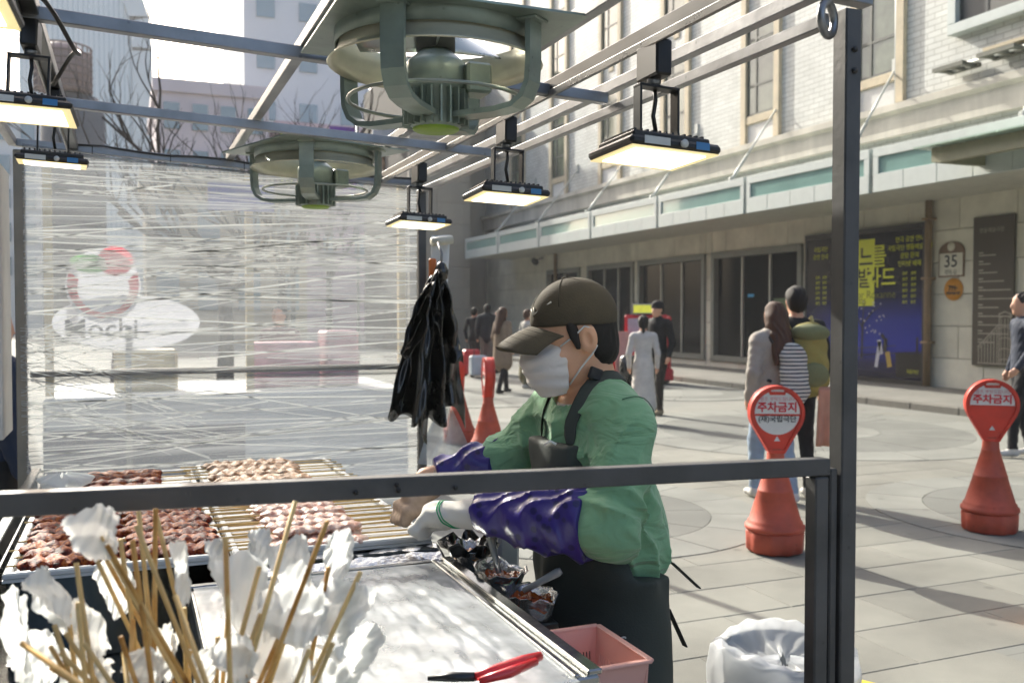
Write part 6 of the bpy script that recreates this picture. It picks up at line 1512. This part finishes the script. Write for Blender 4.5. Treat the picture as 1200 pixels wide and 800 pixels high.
# apron: skirt and bib hugging the body
apron_p = [cap((1.093, 2.12, 1.27), (1.125, 2.12, 1.03), .205, .212, s=(.71, 1, 1)), cap((1.125, 2.12, 1.04), (1.12, 2.12, .50), .208, .225, s=(.74, 1, 1))]
def apron_cut(x, y, z):
    bib = np.maximum(np.abs(y - 2.12) - (.118 + np.maximum(0, 1.10 - z) * .9), z - 1.285)
    edge = np.maximum(x - 1.215 - .05 * np.maximum(0, .9 - z), z - (.985 - .12 * np.maximum(0, x - 1.05)))
    return np.maximum(np.minimum(np.maximum(bib, x - 1.09), edge), .48 - z)
soft('apron', apron_p, .007, .04, APR, ven, disp=lambda x, y, z: -.004 + .0035 * np.sin(19 * y + 9 * z) + .002 * np.sin(41 * y + 23 * z + 11 * x) + .006 * np.exp(-((z - .97) / .05) ** 2) * np.sin(44 * y + 20 * x), cut=apron_cut, smooth=2)
def band(pts, w_, m, name, side=(0, 0, 1), th=.003):
    """flat strap through points, lying on the body"""
    g = MB(); pts = [Vector(p) for p in pts]; vs_ = []; fs = []; c0 = Vector((1.10, 2.12, 1.30))
    for i, p in enumerate(pts):
        t = (pts[min(i + 1, len(pts) - 1)] - pts[max(i - 1, 0)]).normalized(); nrm = (p - Vector((c0.x, c0.y, min(p.z, 1.36)))).normalized(); sd_ = t.cross(nrm).normalized() * w_ / 2
        vs_ += [p - sd_, p + sd_]
    for i in range(len(pts) - 1): fs.append((2 * i, 2 * i + 1, 2 * i + 3, 2 * i + 2))
    g.add(vs_, fs, True); return part(name, g, m, ven, True, solid=th, sub=1)
both = shirt_p
ns_ = [(.955, 2.035, 1.285), (.965, 2.03, 1.32), (.985, 2.03, 1.36), (1.02, 2.035, 1.39), (1.06, 2.04, 1.42), (1.10, 2.045, 1.435), (1.145, 2.06, 1.44), (1.175, 2.10, 1.44), (1.178, 2.14, 1.44), (1.15, 2.18, 1.44), (1.10, 2.195, 1.435), (1.05, 2.20, 1.42), (1.0, 2.20, 1.38), (.97, 2.20, 1.33), (.955, 2.20, 1.285)]
band([snap(p, both, .055, .007, folds) for p in ns_], .036, APR, 'apron_strap')
part('strap_buckle', MB().box(snap((1.075, 2.043, 1.425), both, .055, .012, folds), (.035, .012, .03), rot=(0, R(20), 0), bev=.003), SHB, ven, True)
for k_, (z0, dz) in enumerate(((.975, -.07), (.86, -.10))):
    a = Vector((1.265 - .01 * k_, 2.02, z0)); part('apron_tie', MB().beam(a, a + Vector((.075 - .03 * k_, -.01, dz)), .004, .022, up=(0, 1, 0), bev=.001), mat('tie_black', '#191b1b', .8), ven, True)
lp = snap((1.06, 1.90, .84), apron_p, .04, .002); lg_ = part('apron_tag', MB().box(lp, (.026, .004, .022), rot=(0, 0, R(-22)), bev=.001), mat('tag_black', '#151717', .7), ven, True)
part('tag_letter', xf(text_mb('C', .02, .001), Matrix.Translation(lp + Vector((-.002, -.005, 0))) @ Matrix.Rotation(R(-22), 4, 'Z')), STK, lg_, True)
part('bib_logo', MB().tube([at(638, 521, d=2.205), at(645, 517, d=2.20), at(652, 521, d=2.20)], .003, 6), STK, ven, True)
# purple sleeve covers
def sleeve_mat():
    m = bpy.data.materials.new('sleeve_purple'); m.use_nodes = True; nt = m.node_tree; L = nt.links; b = nt.nodes['Principled BSDF']
    tc = nt.nodes.new('ShaderNodeTexCoord'); v = nt.nodes.new('ShaderNodeTexVoronoi'); v.inputs['Scale'].default_value = 34; v.inputs['Randomness'].default_value = .55; L.new(tc.outputs['Object'], v.inputs['Vector'])
    cr = nt.nodes.new('ShaderNodeValToRGB'); cr.color_ramp.elements[0].position = .26; cr.color_ramp.elements[0].color = (*hexc('#1d1750'), 1); cr.color_ramp.elements[1].position = .33; cr.color_ramp.elements[1].color = (*hexc('#2f2272'), 1)
    L.new(v.outputs['Distance'], cr.inputs[0]); L.new(cr.outputs[0], b.inputs[0]); b.inputs['Roughness'].default_value = .34; b.inputs['Coat Weight'].default_value = .15
    n = nt.nodes.new('ShaderNodeTexNoise'); n.inputs['Scale'].default_value = 30; n.inputs['Detail'].default_value = 3; L.new(tc.outputs['Object'], n.inputs[0])
    bp = nt.nodes.new('ShaderNodeBump'); bp.inputs['Strength'].default_value = .35; bp.inputs['Distance'].default_value = .008; L.new(n.outputs[0], bp.inputs['Height']); L.new(bp.outputs[0], b.inputs['Normal'])
    return m
PUR = sleeve_mat()
def sleeve(E, W, r0, r1):
    ax = unit(W - E); L_ = np.linalg.norm(W - E); side = unit(np.cross(ax, (0, 0, 1)))
    def wr(x, y, z):
        s_ = (x - E[0]) * ax[0] + (y - E[1]) * ax[1] + (z - E[2]) * ax[2]; q = (x - E[0]) * side[0] + (y - E[1]) * side[1]; hh = z - (E[2] + s_ * ax[2])
        return (.0065 * (2 * np.abs(np.sin(36 * s_ + 22 * hh + 2.5 * np.sin(29 * q + 17 * hh))) ** .6 - 1.2) + .0050 * np.sin(61 * s_ - 48 * hh + 19 * q + 1.5)) * (1 - .3 * s_ / L_)
    ps = [cap(E + (W - E) * .06, E + (W - E) * .5, r0, (r0 + r1) * .54), cap(E + (W - E) * .5, W, (r0 + r1) * .52, r1), cap(W, W + ax * .012, r1 * .92, r1 * .80)]
    return soft('sleeve_cover', ps, .0048, .03, PUR, ven, disp=wr, cut=lambda x, y, z: np.maximum(((x - W[0]) * ax[0] + (y - W[1]) * ax[1] + (z - W[2]) * ax[2]) - .025, -((x - E[0]) * ax[0] + (y - E[1]) * ax[1] + (z - E[2]) * ax[2]) - .01), smooth=1)
sleeve(EL + np.array((-.03, .03, 0)), WL, .086, .050); sleeve(ER + np.array((-.01, 0, 0)), WR, .066, .046)
# gloves
GLV = mat('glove_cotton', '#cfccc4', .95, var=.06, vs_=18, bump=.35, bs=420); GLD = mat('glove_stained', '#b39c86', .95, var=.18, vs_=30, bump=.35, bs=420)
def glove(W, K, tips, thumb, m, name='glove', band_=True):
    """W wrist, K middle of the knuckles, tips: four finger (middle, tip) pairs, thumb (base, middle, tip)"""
    ax = unit(K - W); side = unit(np.cross(ax, (0, 0, 1)))
    ps = [cap(W - ax * .03, W + ax * .02, .036, .034), cap(W + ax * .02, K, .036, .037, s=(1, 1, .9))]
    for q in range(4):
        b = K + side * (1.5 - q) * .0215; ps.append(cap(K - ax * .03 + side * (1.5 - q) * .018, b, .024, .0150)); mid, tip = tips[q]; ps += [cap(b, mid, .0148, .0135), cap(mid, tip, .0135, .0112)]
    ps += [cap(thumb[0], thumb[1], .0185, .0150), cap(thumb[1], thumb[2], .0150, .0115)]
    o = soft(name, ps, .0034, .010, m, ven, disp=lambda x, y, z: .0011 * np.sin(180 * z + 90 * x) + .0012 * np.sin(75 * (x + y) + 60 * z), smooth=1)
    if band_:
        c = W + (K - W) * .62; u2 = unit(np.cross(side, ax)); GR = mat('glove_green', '#1f8f5c', .8)
        for off, mm in ((-.004, GR), (.004, GR)):
            pts = [snap(c + ax * (off + .020 * math.sin(a)) + side * .045 * math.cos(a) + u2 * .045 * math.sin(a), ps, .010, .0012) for a in [2 * math.pi * q / 30 for q in range(31)]]
            part('glove_stripe', MB().tube(pts, .0019, 5, caps=False), mm, o, True)
    return o
K = np.array((.725, 2.285, 1.088)); ax = unit(K - WL); sd2 = unit(np.cross(ax, (0, 0, 1)))
tips = [(K + sd2 * (1.5 - q) * .0215 + np.array((-.034, .012, -.024 - .003 * q)), K + sd2 * (1.5 - q) * .0205 + np.array((-.028 + .004 * q, .024, -.056))) for q in range(4)]
glove(WL + ax * .035, K, tips, (WL + ax * .06 + sd2 * .025 + np.array((0, 0, -.015)), K + sd2 * .045 + np.array((.0, -.012, -.030)), K + sd2 * .035 + np.array((-.035, .010, -.045))), GLV)
K = np.array((.715, 2.425, 1.105)); ax = unit(K - WR); sd2 = unit(np.cross(ax, (0, 0, 1)))
tips = [(K + sd2 * (1.5 - q) * .021 + np.array((-.034, .0, -.022 - .002 * q)), K + sd2 * (1.5 - q) * .019 + np.array((-.052 + .004 * q, .0, -.060))) for q in range(4)]
glove(WR + ax * .03, K, tips, (WR + ax * .045 - sd2 * .02, K - sd2 * .04 + np.array((-.005, 0, -.025)), K - sd2 * .030 + np.array((-.04, .0, -.05))), GLD, band_=False)

# ================================================================ morning haze in the street
hz_m = bpy.data.materials.new('haze_air'); hz_m.use_nodes = True; _n = hz_m.node_tree; _n.nodes.clear()
_o = _n.nodes.new('ShaderNodeOutputMaterial'); _v = _n.nodes.new('ShaderNodeVolumePrincipled'); _v.inputs['Density'].default_value = .0008; _v.inputs['Color'].default_value = (.93, .96, 1, 1); _v.inputs['Anisotropy'].default_value = .2
_n.links.new(_v.outputs[0], _o.inputs['Volume'])
hz = struct('haze', MB().span((-226, -36, -1.4), (226, 326, 62.5)), hz_m, kind='stuff')
